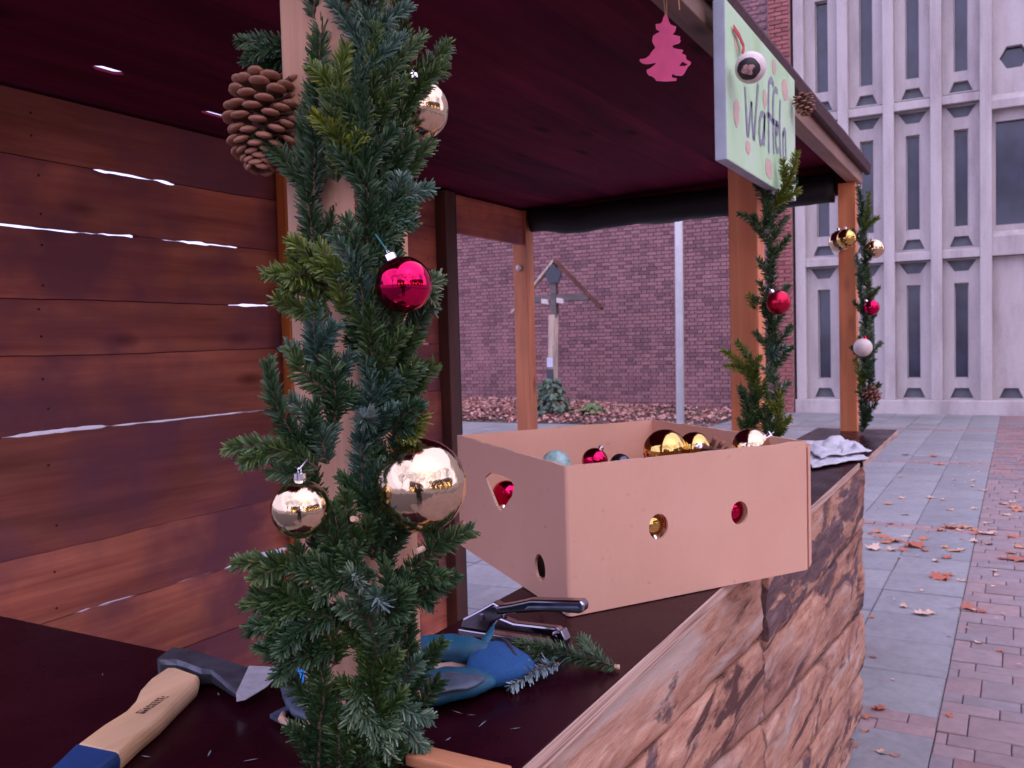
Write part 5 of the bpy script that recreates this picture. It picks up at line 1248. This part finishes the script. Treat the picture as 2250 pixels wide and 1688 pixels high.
for i in range(n):
    t_ = i/(n-1); h = .0155*(1-t_)+.0055*t_
    for P_, rr in ((HD[i], .75), (HDL[i], .75)):
        pass
    a, c = Vector(HD[i]), Vector(HDL[i])
    for z, f_ in ((1.0185-h, .10), (1.0185+h*.55, 0.0), (1.0185+h, .10)):
        hd.v.append(Vector((*(a+(c-a)*f_).xy, z)))
    for z, f_ in ((1.0185+h, .90), (1.0185+h*.55, 1.0), (1.0185-h, .90)):
        hd.v.append(Vector((*(a+(c-a)*f_).xy, z)))
for i in range(n-1):
    for k in range(6): hd.f.append((i*6+k, i*6+(k+1) % 6, (i+1)*6+(k+1) % 6, (i+1)*6+k))
hd.f += [tuple(range(6))[::-1], tuple((n-1)*6+k for k in range(6))]
hd.build("axe_head", M['steel_dark'], ax_)
bl = MB(); m_ = len(BL); I0, I1 = Vector(HD[-1]), Vector(HDL[-1])
for i in range(m_):
    q = Vector(BL[i]); p = I0+(I1-I0)*(i/(m_-1))
    bl.v += [Vector((*p.xy, 1.0185+.0054)), Vector((*p.xy, 1.0185-.0054)), Vector((*q.xy, 1.0165)), Vector((*q.xy, 1.0155))]
for i in range(m_-1):
    for k in ((0, 2), (2, 3), (3, 1), (1, 0)): bl.f.append((i*4+k[0], i*4+k[1], (i+1)*4+k[1], (i+1)*4+k[0]))
bl.f += [(0, 2, 3, 1), ((m_-1)*4+1, (m_-1)*4+3, (m_-1)*4+2, (m_-1)*4)]
bl.build("blade", M['steel'], ax_)

# ---------------------------------------------------------------- blue work glove
def soft(b, pts, rads, flat, n=14):
    b.tube(pts, rads, n, True, flat)
def zlift(p, dz): return (p[0], p[1], p[2]+dz)
gl = thing("work_glove", (0.9745, 0.6421, 1.0), "blue work glove with wide cuff lying behind the nearest garland", "glove")
def glove_lobe(name, mat, pts, rads, flat):
    b = MB(); pp = [Vector(p) for p in pts]; fine, fr = [], []
    for i in range(len(pp)-1):
        for k in range(5):
            t_ = k/5; fine.append(pp[i].lerp(pp[i+1], t_)); fr.append(rads[i]+(rads[i+1]-rads[i])*t_)
    fine.append(pp[-1]); fr.append(rads[-1])
    for _ in range(3):
        fine = [fine[0]]+[(fine[i-1]+fine[i]*2+fine[i+1])/4 for i in range(1, len(fine)-1)]+[fine[-1]]
        fr = [fr[0]]+[(fr[i-1]+fr[i]*2+fr[i+1])/4 for i in range(1, len(fr)-1)]+[fr[-1]]
    n0 = 0
    b.tube(fine, fr, 16, True, flat)
    for v in b.v:
        v += Vector((fbm(v.x*30, v.y*30, v.z*30, 3), fbm(v.y*30, v.x*30, 4, 3), .6*fbm(v.x*25, v.y*25, 9, 3)))*.0035+Vector((0, 0, 1))*.0016*fbm(v.x*95, v.y*95, 2, 2)
        v.z = max(v.z, 1.0015)
    return b.build(name, mat, gl, smooth=True)
glove_lobe("cuff", M['glove'], [(1.0396, 0.5988, 1.016), (1.019, 0.6055, 1.018), (1.0, 0.6143, 1.018), (0.9986, 0.6221, 1.016)], [.058, .060, .060, .052], .40)
glove_lobe("hem", M['cuff_edge'], [(1.0427, 0.5962, 1.016), (1.0393, 0.5993, 1.016)], [.0605, .0610], .42)
glove_lobe("palm", M['glove_teal'], [(0.9709, 0.5956, 1.015), (0.9401, 0.6054, 1.02), (0.9124, 0.6253, 1.02), (0.8932, 0.6538, 1.018), (0.8878, 0.689, 1.014)], [.026, .040, .044, .040, .02], .42)
glove_lobe("palm_coating", M['glove_grey'], [(0.9376, 0.5818, 1.03), (0.9133, 0.5881, 1.034), (0.89, 0.6098, 1.034), (0.8768, 0.6416, 1.03)], [.012, .028, .032, .022], .22)
glove_lobe("thumb", M['glove_teal'], [(1.0152, 0.6173, 1.03), (1.0048, 0.6383, 1.034), (1.0101, 0.675, 1.032), (1.0129, 0.7192, 1.026), (1.0197, 0.7642, 1.014)], [.018, .022, .021, .020, .012], .8)
glove_lobe("tab", M['glove_teal'], [(1.0179, 0.6283, 1.03), (1.0347, 0.6269, 1.044), (1.0563, 0.6274, 1.058)], [.011, .008, .0012], .35)
M['lining'] = plain("pale_glove_lining", (0.42, 0.28, 0.24), 0.9, sc=200)
glove_lobe("lining", M['lining'], [(1.0163, 0.6242, 1.016), (0.9973, 0.6488, 1.016), (0.9747, 0.6782, 1.014)], [.008, .011, .008], .6)
gl = thing("work_glove", (0.8799, 0.8439, 1.0), "second work glove, its bright blue fingertip showing beside the axe blade", "glove")
M['glove_bright'] = plain("bright_blue_fabric", (0.02, 0.25, 0.62), 0.8, sc=300, bumps=0.3)
glove_lobe("finger", M['glove_bright'], [(0.8643, 0.838, 1.02), (0.8582, 0.8185, 1.024), (0.8609, 0.7999, 1.02), (0.8631, 0.765, 1.016)], [.005, .0105, .012, .012], .8)
glove_lobe("finger", M['glove_grey'], [(0.8678, 0.8467, 1.01), (0.8291, 0.8022, 1.01), (0.7923, 0.7542, 1.012), (0.7816, 0.7158, 1.012)], [.0055, .0085, .0095, .0095], .8)
glove_lobe("finger", M['glove_grey'], [(0.859, 0.8159, 1.012), (0.8268, 0.7785, 1.012), (0.8007, 0.7255, 1.014)], [.010, .011, .012], .8)
sh = thing("pruning_shears", (0.7859, 0.7562, 1.0), "grey pointed hand shears half hidden behind the foot of the nearest garland", "shears")
b = MB().prism([Vector(p) for p in [(0.771, 0.7763, 1.006), (0.7949, 0.7755, 1.006), (0.8087, 0.775, 1.006), (0.8031, 0.7645, 1.006), (0.7855, 0.7643, 1.006), (0.7635, 0.7507, 1.006)]], (0, 0, .005)); b.build("blade", M['glove_grey'], sh)
b = MB().tube([(0.7809, 0.7642, 1.01), (0.7684, 0.7544, 1.01), (0.7613, 0.7399, 1.01), (0.7586, 0.7197, 1.01), (0.7542, 0.6713, 1.01)], [.003, .0045, .005, .005, .005], 10); b.build("handle", M['card_edge'], sh, smooth=True)

# ---------------------------------------------------------------- staple gun
sg_ = thing("staple_gun", (1.1497, 0.6487, 1.0), "chrome hand staple gun lying between the blue glove and the box", "staple gun")
P0 = Vector((1.1413, 0.7375, 1.0)); P1 = Vector((1.1422, 0.5613, 1.0)); ad_ = (P1-P0); GL = ad_.length; a_ = ad_.normalized(); w_ = Vector((-a_.y, a_.x, 0))
def gp(s, z, w=0): return P0+a_*(s*GL)+w_*w+Vector((0, 0, z))
b = MB(); b.prism([gp(*p, -.010) for p in ((0, .003), (.97, .003), (.97, .013), (0, .013))], w_*.020); b.build("magazine", M['chrome'], sg_, bevel=.002)
b = MB(); b.prism([gp(*p, -.009) for p in ((.02, .014), (.30, .014), (.34, .030), (.46, .040), (.44, .056), (.36, .062), (.22, .047), (.05, .030))], w_*.018); b.build("body", M['chrome'], sg_, bevel=.003)
b = MB(); b.prism([gp(*p, -.008) for p in ((.32, .020), (.95, .022), (1.0, .030), (.95, .036), (.55, .034), (.40, .040))], w_*.016); b.build("grip_bar", M['chrome'], sg_, bevel=.003)
b = MB(); b.prism([gp(*p, -.011) for p in ((.90, .0005), (1.0, .0005), (1.04, .020), (1.0, .034), (.92, .030))], w_*.022); b.build("end_block", M['chrome'], sg_, bevel=.003)
b = MB(); b.prism([gp(*p, -.010) for p in ((.36, .042), (.60, .050), (.86, .058), (1.17, .062), (1.205, .066), (1.21, .076), (1.18, .081), (.72, .073), (.52, .062), (.38, .056))], w_*.020); b.build("lever", M['chrome'], sg_, bevel=.0045, seg=3)
b = MB(); b.prism([gp(*p, -.0118) for p in ((.66, .0565), (1.15, .067), (1.17, .070), (1.15, .073), (.70, .0635))], w_*.0236); b.build("lever_dark_reflection", M['steel_dark'], sg_, bevel=.002)  # dark strip painting the reflection along the chrome lever
for s_, z_, r_ in ((.38, .050, .006), (.24, .036, .005), (.94, .022, .005)):
    b = MB(); b.lathe([(r_, -.0125), (r_, .0125), (r_*.6, .0145)], 12, Matrix.Translation(gp(s_, z_)) @ w_.to_track_quat('Z', 'Y').to_matrix().to_4x4()); b.build("rivet", M['chrome'], sg_)

# ---------------------------------------------------------------- loose fir sprig and stray needles on the counter
M['needle_p'] = needle_mat("fir_needles_pale_underside", (0.26, 0.34, 0.36), (0.30, 0.38, 0.40), (0.34, 0.42, 0.42))
sp_ = thing("fir_sprig", (1.1187, 0.47, 1.0), "loose fir sprig with one pale twig lying by the counter edge", "fir sprig")
branch(sp_, (1.1027, 0.4619, 1.006), (1.0928, 0.6091, 1.022), 'needle', .020, -.05, 3000, 'flat', 2, up=(0, 0, 1))
branch(sp_, (1.0906, 0.5016, 1.014), (1.0517, 0.5796, 1.02), 'needle_b', .020, .05, 2600, 'flat', 0, up=(0, 0, 1))
branch(sp_, (1.0571, 0.5282, 1.016), (0.973, 0.5561, 1.01), 'needle_p', .019, .04, 2600, 'flat', 0, up=(0, 0, 1), w=.0011)
MB().tube([(1.1025, 0.4665, 1.006), (1.1038, 0.4597, 1.006)], .0034, 8).build("cut_end", M['card_edge'], sp_)
nl, tn = MB(), []
for k in range(16):
    px = rng.random(); c = Vector((rng.uniform(.62, 1.2), rng.uniform(.47, .75), 1.0012)) if k > 8 else Vector([(0.894, 0.5667, 1.001), (0.8264, 0.5561, 1.001), (0.8934, 0.5866, 1.001), (0.6427, 0.8382, 1.001), (0.7861, 1.1084, 1.001), (0.8066, 0.9023, 1.001), (0.6799, 0.779, 1.001), (0.6882, 0.7247, 1.001), (0.8787, 0.5421, 1.001)][k])
    a = rng.uniform(0, 3.14); l_ = rng.uniform(.005, .011); d = Vector((math.cos(a), math.sin(a), 0)); x_ = Vector((-d.y, d.x, 0))*.0009
    nl.add([c-d*l_-x_*.5, c-x_, c+d*l_, c+x_], [(0, 1, 2, 3)]); tn += [rng.random()]*4
o = nl.build("fallen_needles", M['needle_p']); props(o, kind="stuff"); at = o.data.attributes.new("tone", 'FLOAT', 'POINT'); at.data.foreach_set("value", tn)

# ---------------------------------------------------------------- crumpled cloth at the far end of the counter
cl = thing("cloth", (3.4124, 0.5412, 1.004), "crumpled white cloth lying on the far end of the counter behind the box", "cloth")
def cloth_sheet(name, c00, c10, c11, c01, z0, amp, mat, seed, n=36):
    b = MB(); c00, c10, c11, c01 = map(Vector, (c00, c10, c11, c01))
    for i in range(n+1):
        for k in range(n+1):
            u, v = i/n, k/n; p = c00*(1-u)*(1-v)+c10*u*(1-v)+c11*u*v+c01*(1-u)*v
            e = min(1, 6*u, 6*(1-u), 6*v, 6*(1-v))
            h = abs(fbm(u*2.2+seed, v*3.2, seed, 3))*amp*1.6+.35*amp*max(0, math.sin(u*5+v*3+seed))+amp*.9*math.exp(-((u-.62)**2+(v-.35)**2)/.03)
            wob = Vector((fbm(u*3, v*3, seed+2, 2), fbm(u*3, v*3, seed+5, 2), 0))*.02
            b.v.append(Vector((p.x+wob.x, p.y+wob.y, z0+h*(.25+.75*e))))
    for i in range(n):
        for k in range(n): a = i*(n+1)+k; b.f.append((a, a+n+1, a+n+2, a+1))
    o = b.build(name, mat, cl, smooth=True)
    md = o.modifiers.new("thickness", 'SOLIDIFY'); md.thickness = .003
    return o
cloth_sheet("lower_fold", (3.5619, 0.6794, 1.005), (3.6484, 0.5412, 1.005), (3.3244, 0.4237, 1.005), (3.0511, 0.5739, 1.005), 1.007, .012, M['cloth'], 3.3)
cloth_sheet("upper_fold", (3.6365, 0.7411, 1.005), (3.7861, 0.558, 1.005), (3.4269, 0.4259, 1.005), (3.1925, 0.5667, 1.005), 1.021, .020, M['cloth'], 7.1)

# ---------------------------------------------------------------- single leaves on the paving
LP = [(((6.7368, 0.7733, 0.0), 0.1309), 0), (((6.3398, 0.7825, 0.0), 0.1165), 1), (((6.5071, 0.5433, 0.0), 0.1683), 0), (((6.7698, 0.5095, 0.0), 0.0909), 0), (((6.4742, 0.2991, 0.0), 0.1214), 0), (((6.1415, 0.3882, 0.0), 0.0574), 1), (((5.713, 0.3443, 0.0), 0.1399), 0), (((5.82, 0.3041, -0.0), 0.0774), 0), (((4.9524, 0.3848, 0.0), 0.1003), 1), (((4.98, 0.3411, 0.0), 0.0558), 1), (((5.1427, 0.1678, 0.0), 0.1073), 0), (((5.1167, 0.1074, 0.0), 0.0503), 0), (((7.1161, 0.1209, 0.0), 0.1621), 1), (((7.2286, 0.3334, 0.0), 0.1433), 0), (((7.2836, 0.2573, 0.0), 0.0957), 0), (((7.2492, 0.3846, 0.0), 0.0962), 0), (((7.086, 0.1954, 0.0), 0.0927), 0), (((8.2416, -0.0546, 0.0), 0.1057), 0), (((7.8854, -0.008, 0.0), 0.1015), 1), (((6.3755, -0.0658, 0.0), 0.1568), 0), (((6.5472, -0.031, 0.0), 0.0843), 0), (((3.6102, 0.4307, 0.0), 0.0668), 0), (((3.5118, 0.4626, 0.0), 0.0368), 0), (((3.2413, 0.4728, 0.0), 0.0457), 0), (((3.2312, 0.3727, 0.0), 0.056), 1), (((3.2233, 0.3339, 0.0), 0.0371), 0), (((3.6505, 0.1854, 0.0), 0.0407), 0), (((8.0752, 0.8738, 0.0), 0.0826), 0), (((10.6749, 0.6382, 0.0), 0.1417), 0), (((9.5741, 0.9142, 0.0), 0.054), 0), (((7.6259, 0.7062, 0.0), 0.0723), 1), (((7.9483, 0.3976, 0.0), 0.0701), 1), (((9.0487, 0.179, 0.0), 0.0882), 1), (((9.2443, 0.2717, 0.0), 0.0604), 1), (((11.3459, 0.7347, 0.0), 0.1132), 0), (((5.0472, 0.4755, 0.0), 0.0515), 1), (((4.7945, 0.6047, 0.0), 0.0421), 0), (((4.1905, 0.5208, 0.0), 0.0368), 0), (((4.5012, 0.0258, -0.0), 0.041), 0), (((4.631, 0.2384, 0.0), 0.0206), 1), (((9.0172, 1.1664, 0.0), 0.0518), 0), (((8.4012, 0.8032, 0.0), 0.0683), 1), (((8.5079, 0.5782, 0.0), 0.0852), 1), (((6.8118, 0.1946, 0.0), 0.0744), 1), (((6.8678, 0.2697, 0.0), 0.0377), 0), (((6.7584, 0.102, 0.0), 0.0659), 0), (((6.0324, 0.0626, -0.0), 0.0457), 1), (((7.0707, -0.0467, 0.0), 0.106), 0), (((7.5028, 0.1273, 0.0), 0.0683), 1), (((8.4314, 0.48, 0.0), 0.0466), 1), (((9.6219, 0.4422, 0.0), 0.0465), 1), (((9.6101, 0.273, 0.0), 0.0523), 1), (((11.415, 1.0411, 0.0), 0.1026), 0), (((6.2503, 0.3324, 0.0), 0.0761), 0), (((3.3824, 0.4519, 0.0), 0.0394), 0), (((4.5875, 0.1143, 0.0), 0.0352), 1), (((3.9498, 0.4155, 0.0), 0.0199), 1), (((8.366, 0.0228, 0.0), 0.0899), 1), (((8.0852, 0.2225, 0.0), 0.0881), 1), (((5.6981, 0.2245, 0.0), 0.0627), 1), (((9.0198, -0.0766, 0.0), 0.077), 1), (((7.2231, 0.7674, 0.0), 0.0575), 0), (((6.6282, 0.6771, 0.0), 0.1054), 0), (((6.3824, 0.599, 0.0), 0.0866), 0), (((6.5717, 0.7268, 0.0), 0.0975), 0), (((6.8732, 0.818, 0.0), 0.0866), 0), (((6.7979, 0.6233, 0.0), 0.0768), 1), (((6.3532, 0.6694, 0.0), 0.0795), 1), (((6.8131, 0.8693, 0.0), 0.0784), 0), (((6.4033, 0.4693, 0.0), 0.0645), 0), (((6.5485, 0.361, 0.0), 0.0653), 0), (((6.5249, 0.2565, 0.0), 0.0573), 1), (((7.1633, 0.2952, 0.0), 0.0708), 1), (((7.1131, 0.4201, 0.0), 0.0789), 0), (((7.1994, 0.2054, 0.0), 0.0707), 0), (((7.0917, 0.0867, 0.0), 0.0767), 1), (((6.3706, 0.0177, 0.0), 0.0824), 0), (((6.7322, -0.082, 0.0), 0.0863), 0), (((8.1045, -0.0838, 0.0), 0.1038), 0), (((8.4958, -0.0405, 0.0), 0.0727), 1)]
for i, ((p, s), pale) in enumerate(LP):
    me = LEAVES[4+i % 2] if pale else LEAVES[i % 4]
    where = "grey paving slabs" if p[1] > Y0P-.011*p[0] else "clay pavers"
    dist = "near the bark clad counter" if p[0] < 6.4 else "far off toward the concrete building"
    lab = ("pale dry curled leaf on the " if pale else "rust brown dry leaf on the ")+where+" "+dist
    o = link("fallen_leaf", me, None, (p[0], p[1], .002), (rng.uniform(-.15, .15), rng.uniform(-.15, .15), rng.uniform(0, 6.28)), (s*1.0, s*1.0, s*.8))
    props(o, lab, "leaf", ("pale" if pale else "rust brown")+" leaves on the "+where+" "+dist)
small = MB(); tn = []
for k in range(260):
    x = rng.uniform(3.6, 16.5); y = rng.uniform(-1.6, 1.4); 
    s = rng.uniform(.008, .022); a = rng.uniform(0, 6.28)
    c = Vector((x, y, .006)); d = Vector((math.cos(a), math.sin(a), 0))*s; q = Vector((-d.y, d.x, 0))*rng.uniform(.4, .8)
    small.add([c-d, c-q*.8+d*.2+Vector((0, 0, s*.3)), c+d+Vector((0, 0, s*.2)), c+q-d*.1+Vector((0, 0, s*.35))], [(0, 1, 2, 3)]); t_ = rng.random(); tn += [t_, t_, t_, 1]*4
o = small.build("leaf_crumbs", M['leaf_pale']); a_ = o.data.color_attributes.new("tone", 'FLOAT_COLOR', 'POINT'); a_.data.foreach_set("color", tn); props(o, kind="stuff")

# ---------------------------------------------------------------- the square behind the camera, as the baubles mirror it
M['render_dark'] = plain("grey_brown_render", (0.15, 0.11, 0.10), 0.85, var=0.2, sc=1.5, bumps=0.1)
M['roof_tile'] = plain("dark_roof_tile", (0.08, 0.045, 0.045), 0.8, var=0.3, sc=6, bumps=0.3)
m, nt, b_ = new_mat("warm_lit_bulb"); b_.inputs["Emission Color"].default_value = (1.0, 0.62, 0.16, 1); b_.inputs["Emission Strength"].default_value = 14.0; M['bulb'] = m
m, nt, b_ = new_mat("lit_shop_window"); b_.inputs["Base Color"].default_value = (.3, .2, .1, 1); b_.inputs["Emission Color"].default_value = (1.0, 0.55, 0.18, 1); b_.inputs["Emission Strength"].default_value = 2.6; M['lit'] = m
def house(cx, cy, w, d, h, rot, lab):
    root = thing("house", (cx, cy, 0), lab, "house"); c_, s_ = math.cos(rot), math.sin(rot)
    def W(x, y, z): return Vector((cx+x*c_-y*s_, cy+x*s_+y*c_, z))
    MB().prism([W(-w/2, -d/2, -.1), W(w/2, -d/2, -.1), W(w/2, d/2, -.1), W(-w/2, d/2, -.1)], (0, 0, h+.1)).build("wall", M['render_dark'], root)
    b = MB(); b.prism([W(-w/2-.3, -d/2-.3, h+.01), W(-w/2-.3, d/2+.3, h+.01), W(-w/2-.3, 0, h+d*.42)], W(w/2+.3, 0, 0)-W(-w/2-.3, 0, 0)); b.build("roof", M['roof_tile'], root)
    k = int(w/2.2)
    for i in range(k):
        x = -w/2+(i+.5)*w/k
        for z0 in (1.0, 3.7):
            if z0+1.6 > h: continue
            MB().prism([W(x-.55, d/2+.02, z0), W(x+.55, d/2+.02, z0), W(x+.55, d/2+.02, z0+1.4), W(x-.55, d/2+.02, z0+1.4)], W(0, .03, 0)-W(0, 0, 0)).build("window", M['lit'] if (z0 < 2 and i % 2 == 0) else M['glass'], root)
house(-4, -24, 14, 8, 5.5, 0, "low gabled house across the square behind the viewer")
house(-22, -10, 12, 8, 6.0, -math.pi/2, "wide house at the end of the square, seen only in the baubles")
house(10, -27, 11, 8, 6.5, 0, "taller gabled house far across the square from the stall")
def tree(x, y, h, seed, lab):
    r_ = random.Random(seed); root = thing("bare_tree", (x, y, 0), lab, "tree"); tr_, cr_ = MB(), MB()
    def grow(p, d, l_, r0, lev):
        q = p+d*l_; (tr_ if lev < 2 else cr_).tube([p, p.lerp(q, .5)+Vector((r_.gauss(0, .04), r_.gauss(0, .04), 0))*l_, q], [r0, r0*.8, r0*.62], 5)
        if lev >= 6: return
        for _ in range(3 if lev else 4):
            dd_ = (d+Vector((r_.gauss(0, .55), r_.gauss(0, .55), r_.gauss(.15, .3)))).normalized(); grow(p.lerp(q, r_.uniform(.75, 1)), dd_, l_*r_.uniform(.6, .8), r0*.55, lev+1)
    grow(Vector((x, y, 0)), Vector((0, 0, 1)), h*.32, h*.022, 0)
    tr_.build("trunk", M['grey_wood'], root); cr_.build("crown", M['grey_wood'], root)
for i, a in enumerate(((-7, -10, 13, "tall bare branching tree in the square behind the viewer"), (-2.5, -12, 14, "tallest bare tree, before the low gabled house"), (4, -11, 12, "bare tree standing on the open side of the square"), (-11, -5, 13, "bare tree close to the wide house"), (-9, 2, 12, "bare tree beyond the near end of the stall"))):
    tree(a[0], a[1], a[2], i, a[3])
sl = thing("string_lights", (-6, -10, 3), "string of warm yellow bulbs hung across the square", "lights")
A0, A1 = Vector((-15, -2, 3.3)), Vector((8, -15, 3.3)); pts = []
for k in range(41):
    t_ = k/40; p = A0.lerp(A1, t_); p.z -= 1.1*math.sin(math.pi*((t_*4) % 1)); pts.append(p)
MB().tube(pts, .012, 5).build("cable", M['tarp'], sl)
BULB = MB().sphere(.075, 12, 8).mesh("bulb", M['bulb'], smooth=True)
for k in range(1, 40, 2): link("bulb", BULB, sl, pts[k]-Vector((0, 0, .08))-wloc(sl))
for k in (0, 10, 20, 30, 40):
    p = pts[k]; MB().tube([(p.x, p.y, 0), (p.x, p.y, p.z)], .04, 8).build("mast", M['grey_wood'], sl)

# the photographer, mirrored in the baubles: dark coat, arms raised to the camera
M['coat'] = plain("dark_coat_cloth", (0.025, 0.022, 0.03), 0.85, sc=60, bumps=0.2); M['skin'] = plain("skin", (0.55, 0.33, 0.26), 0.5, sc=60, bumps=0.0); M['hair'] = plain("dark_hair", (0.03, 0.02, 0.015), 0.6, sc=200, bumps=0.2)
person = thing("person", (-.42, -.24, 0), "person in a dark coat holding up a phone, mirrored in the gold baubles", "person")
fw = Vector((math.cos(math.radians(29)), math.sin(math.radians(29)), 0)); sd_ = Vector((fw.y, -fw.x, 0)); O = Vector((-.42, -.24, 0))
def P_(f, s, z): return O+fw*f+sd_*s+Vector((0, 0, z))
J = {'pelvis': (P_(0, 0, .92), .15), 'waist': (P_(0, 0, 1.08), .14), 'chest': (P_(.02, 0, 1.30), .16), 'neck': (P_(.02, 0, 1.49), .06), 'headb': (P_(.05, 0, 1.56), .075)}
E = [('pelvis', 'waist'), ('waist', 'chest'), ('chest', 'neck'), ('neck', 'headb')]
for s, n_ in ((-1, 'l'), (1, 'r')):
    J['hip'+n_] = (P_(0, .09*s, .86), .10); J['knee'+n_] = (P_(.03, .10*s, .48), .065); J['ank'+n_] = (P_(0, .11*s, .09), .045); J['toe'+n_] = (P_(.17, .13*s, .04), .035)
    J['sh'+n_] = (P_(.02, .19*s, 1.42), .07); J['el'+n_] = (P_(.12, .25*s, 1.17), .05); J['wr'+n_] = (P_(.30, .11*s, 1.34), .036)
    E += [('pelvis', 'hip'+n_), ('hip'+n_, 'knee'+n_), ('knee'+n_, 'ank'+n_), ('ank'+n_, 'toe'+n_), ('chest', 'sh'+n_), ('sh'+n_, 'el'+n_), ('el'+n_, 'wr'+n_)]
keys = list(J); me = bpy.data.meshes.new("body"); me.from_pydata([tuple(J[k][0]-O) for k in keys], [(keys.index(a), keys.index(c)) for a, c in E], [])
body = bpy.data.objects.new("body", me); COL.objects.link(body); body.parent = person; me.materials.append(M['coat'])
sk = body.modifiers.new("skin", 'SKIN')
for k, v in zip(keys, me.skin_vertices[0].data): v.radius = (J[k][1], J[k][1]); v.use_root = (k == 'pelvis')
ss = body.modifiers.new("smooth", 'SUBSURF'); ss.levels = 2; ss.render_levels = 2
hd_ = MB().sphere(1, 20, 14); 
for v in hd_.v: v.x *= .085; v.y *= .07; v.z *= .115; v += P_(.06, 0, 1.655)
hd_.build("head", M['skin'], person, smooth=True)
hr = MB().sphere(1, 20, 14)
for v in hr.v: v.x *= .095; v.y *= .083; v.z *= .10; v += P_(.03, 0, 1.69)
hr.build("hair", M['hair'], person, smooth=True)
for s in (-1, 1):
    hb_ = MB(); hb_.tube([P_(.30, .11*s, 1.34), P_(.335, .085*s, 1.37), P_(.36, .07*s, 1.40)], [.028, .036, .026], 10, flat=.6)
    for q in range(4): hb_.tube([P_(.355, (.072-.004*q)*s, 1.375+.016*q), P_(.375, (.06-.004*q)*s, 1.378+.016*q), P_(.375, (.040)*s, 1.380+.016*q)], [.009, .0085, .007], 8)
    hb_.tube([P_(.325, .075*s, 1.355), P_(.33, .05*s, 1.36), P_(.335, .03*s, 1.37)], [.011, .010, .008], 8)
    hb_.build("hand", M['skin'], person, smooth=True)
ph = thing("phone", P_(.352, 0, 1.40), "dark phone held up by the person mirrored in the baubles", "phone")
MB().obox(P_(.352, 0, 1.40), fw, sd_, (0, 0, 1), .0035, .037, .033).build("phone_body", M['cuff_edge'], ph, bevel=.002)
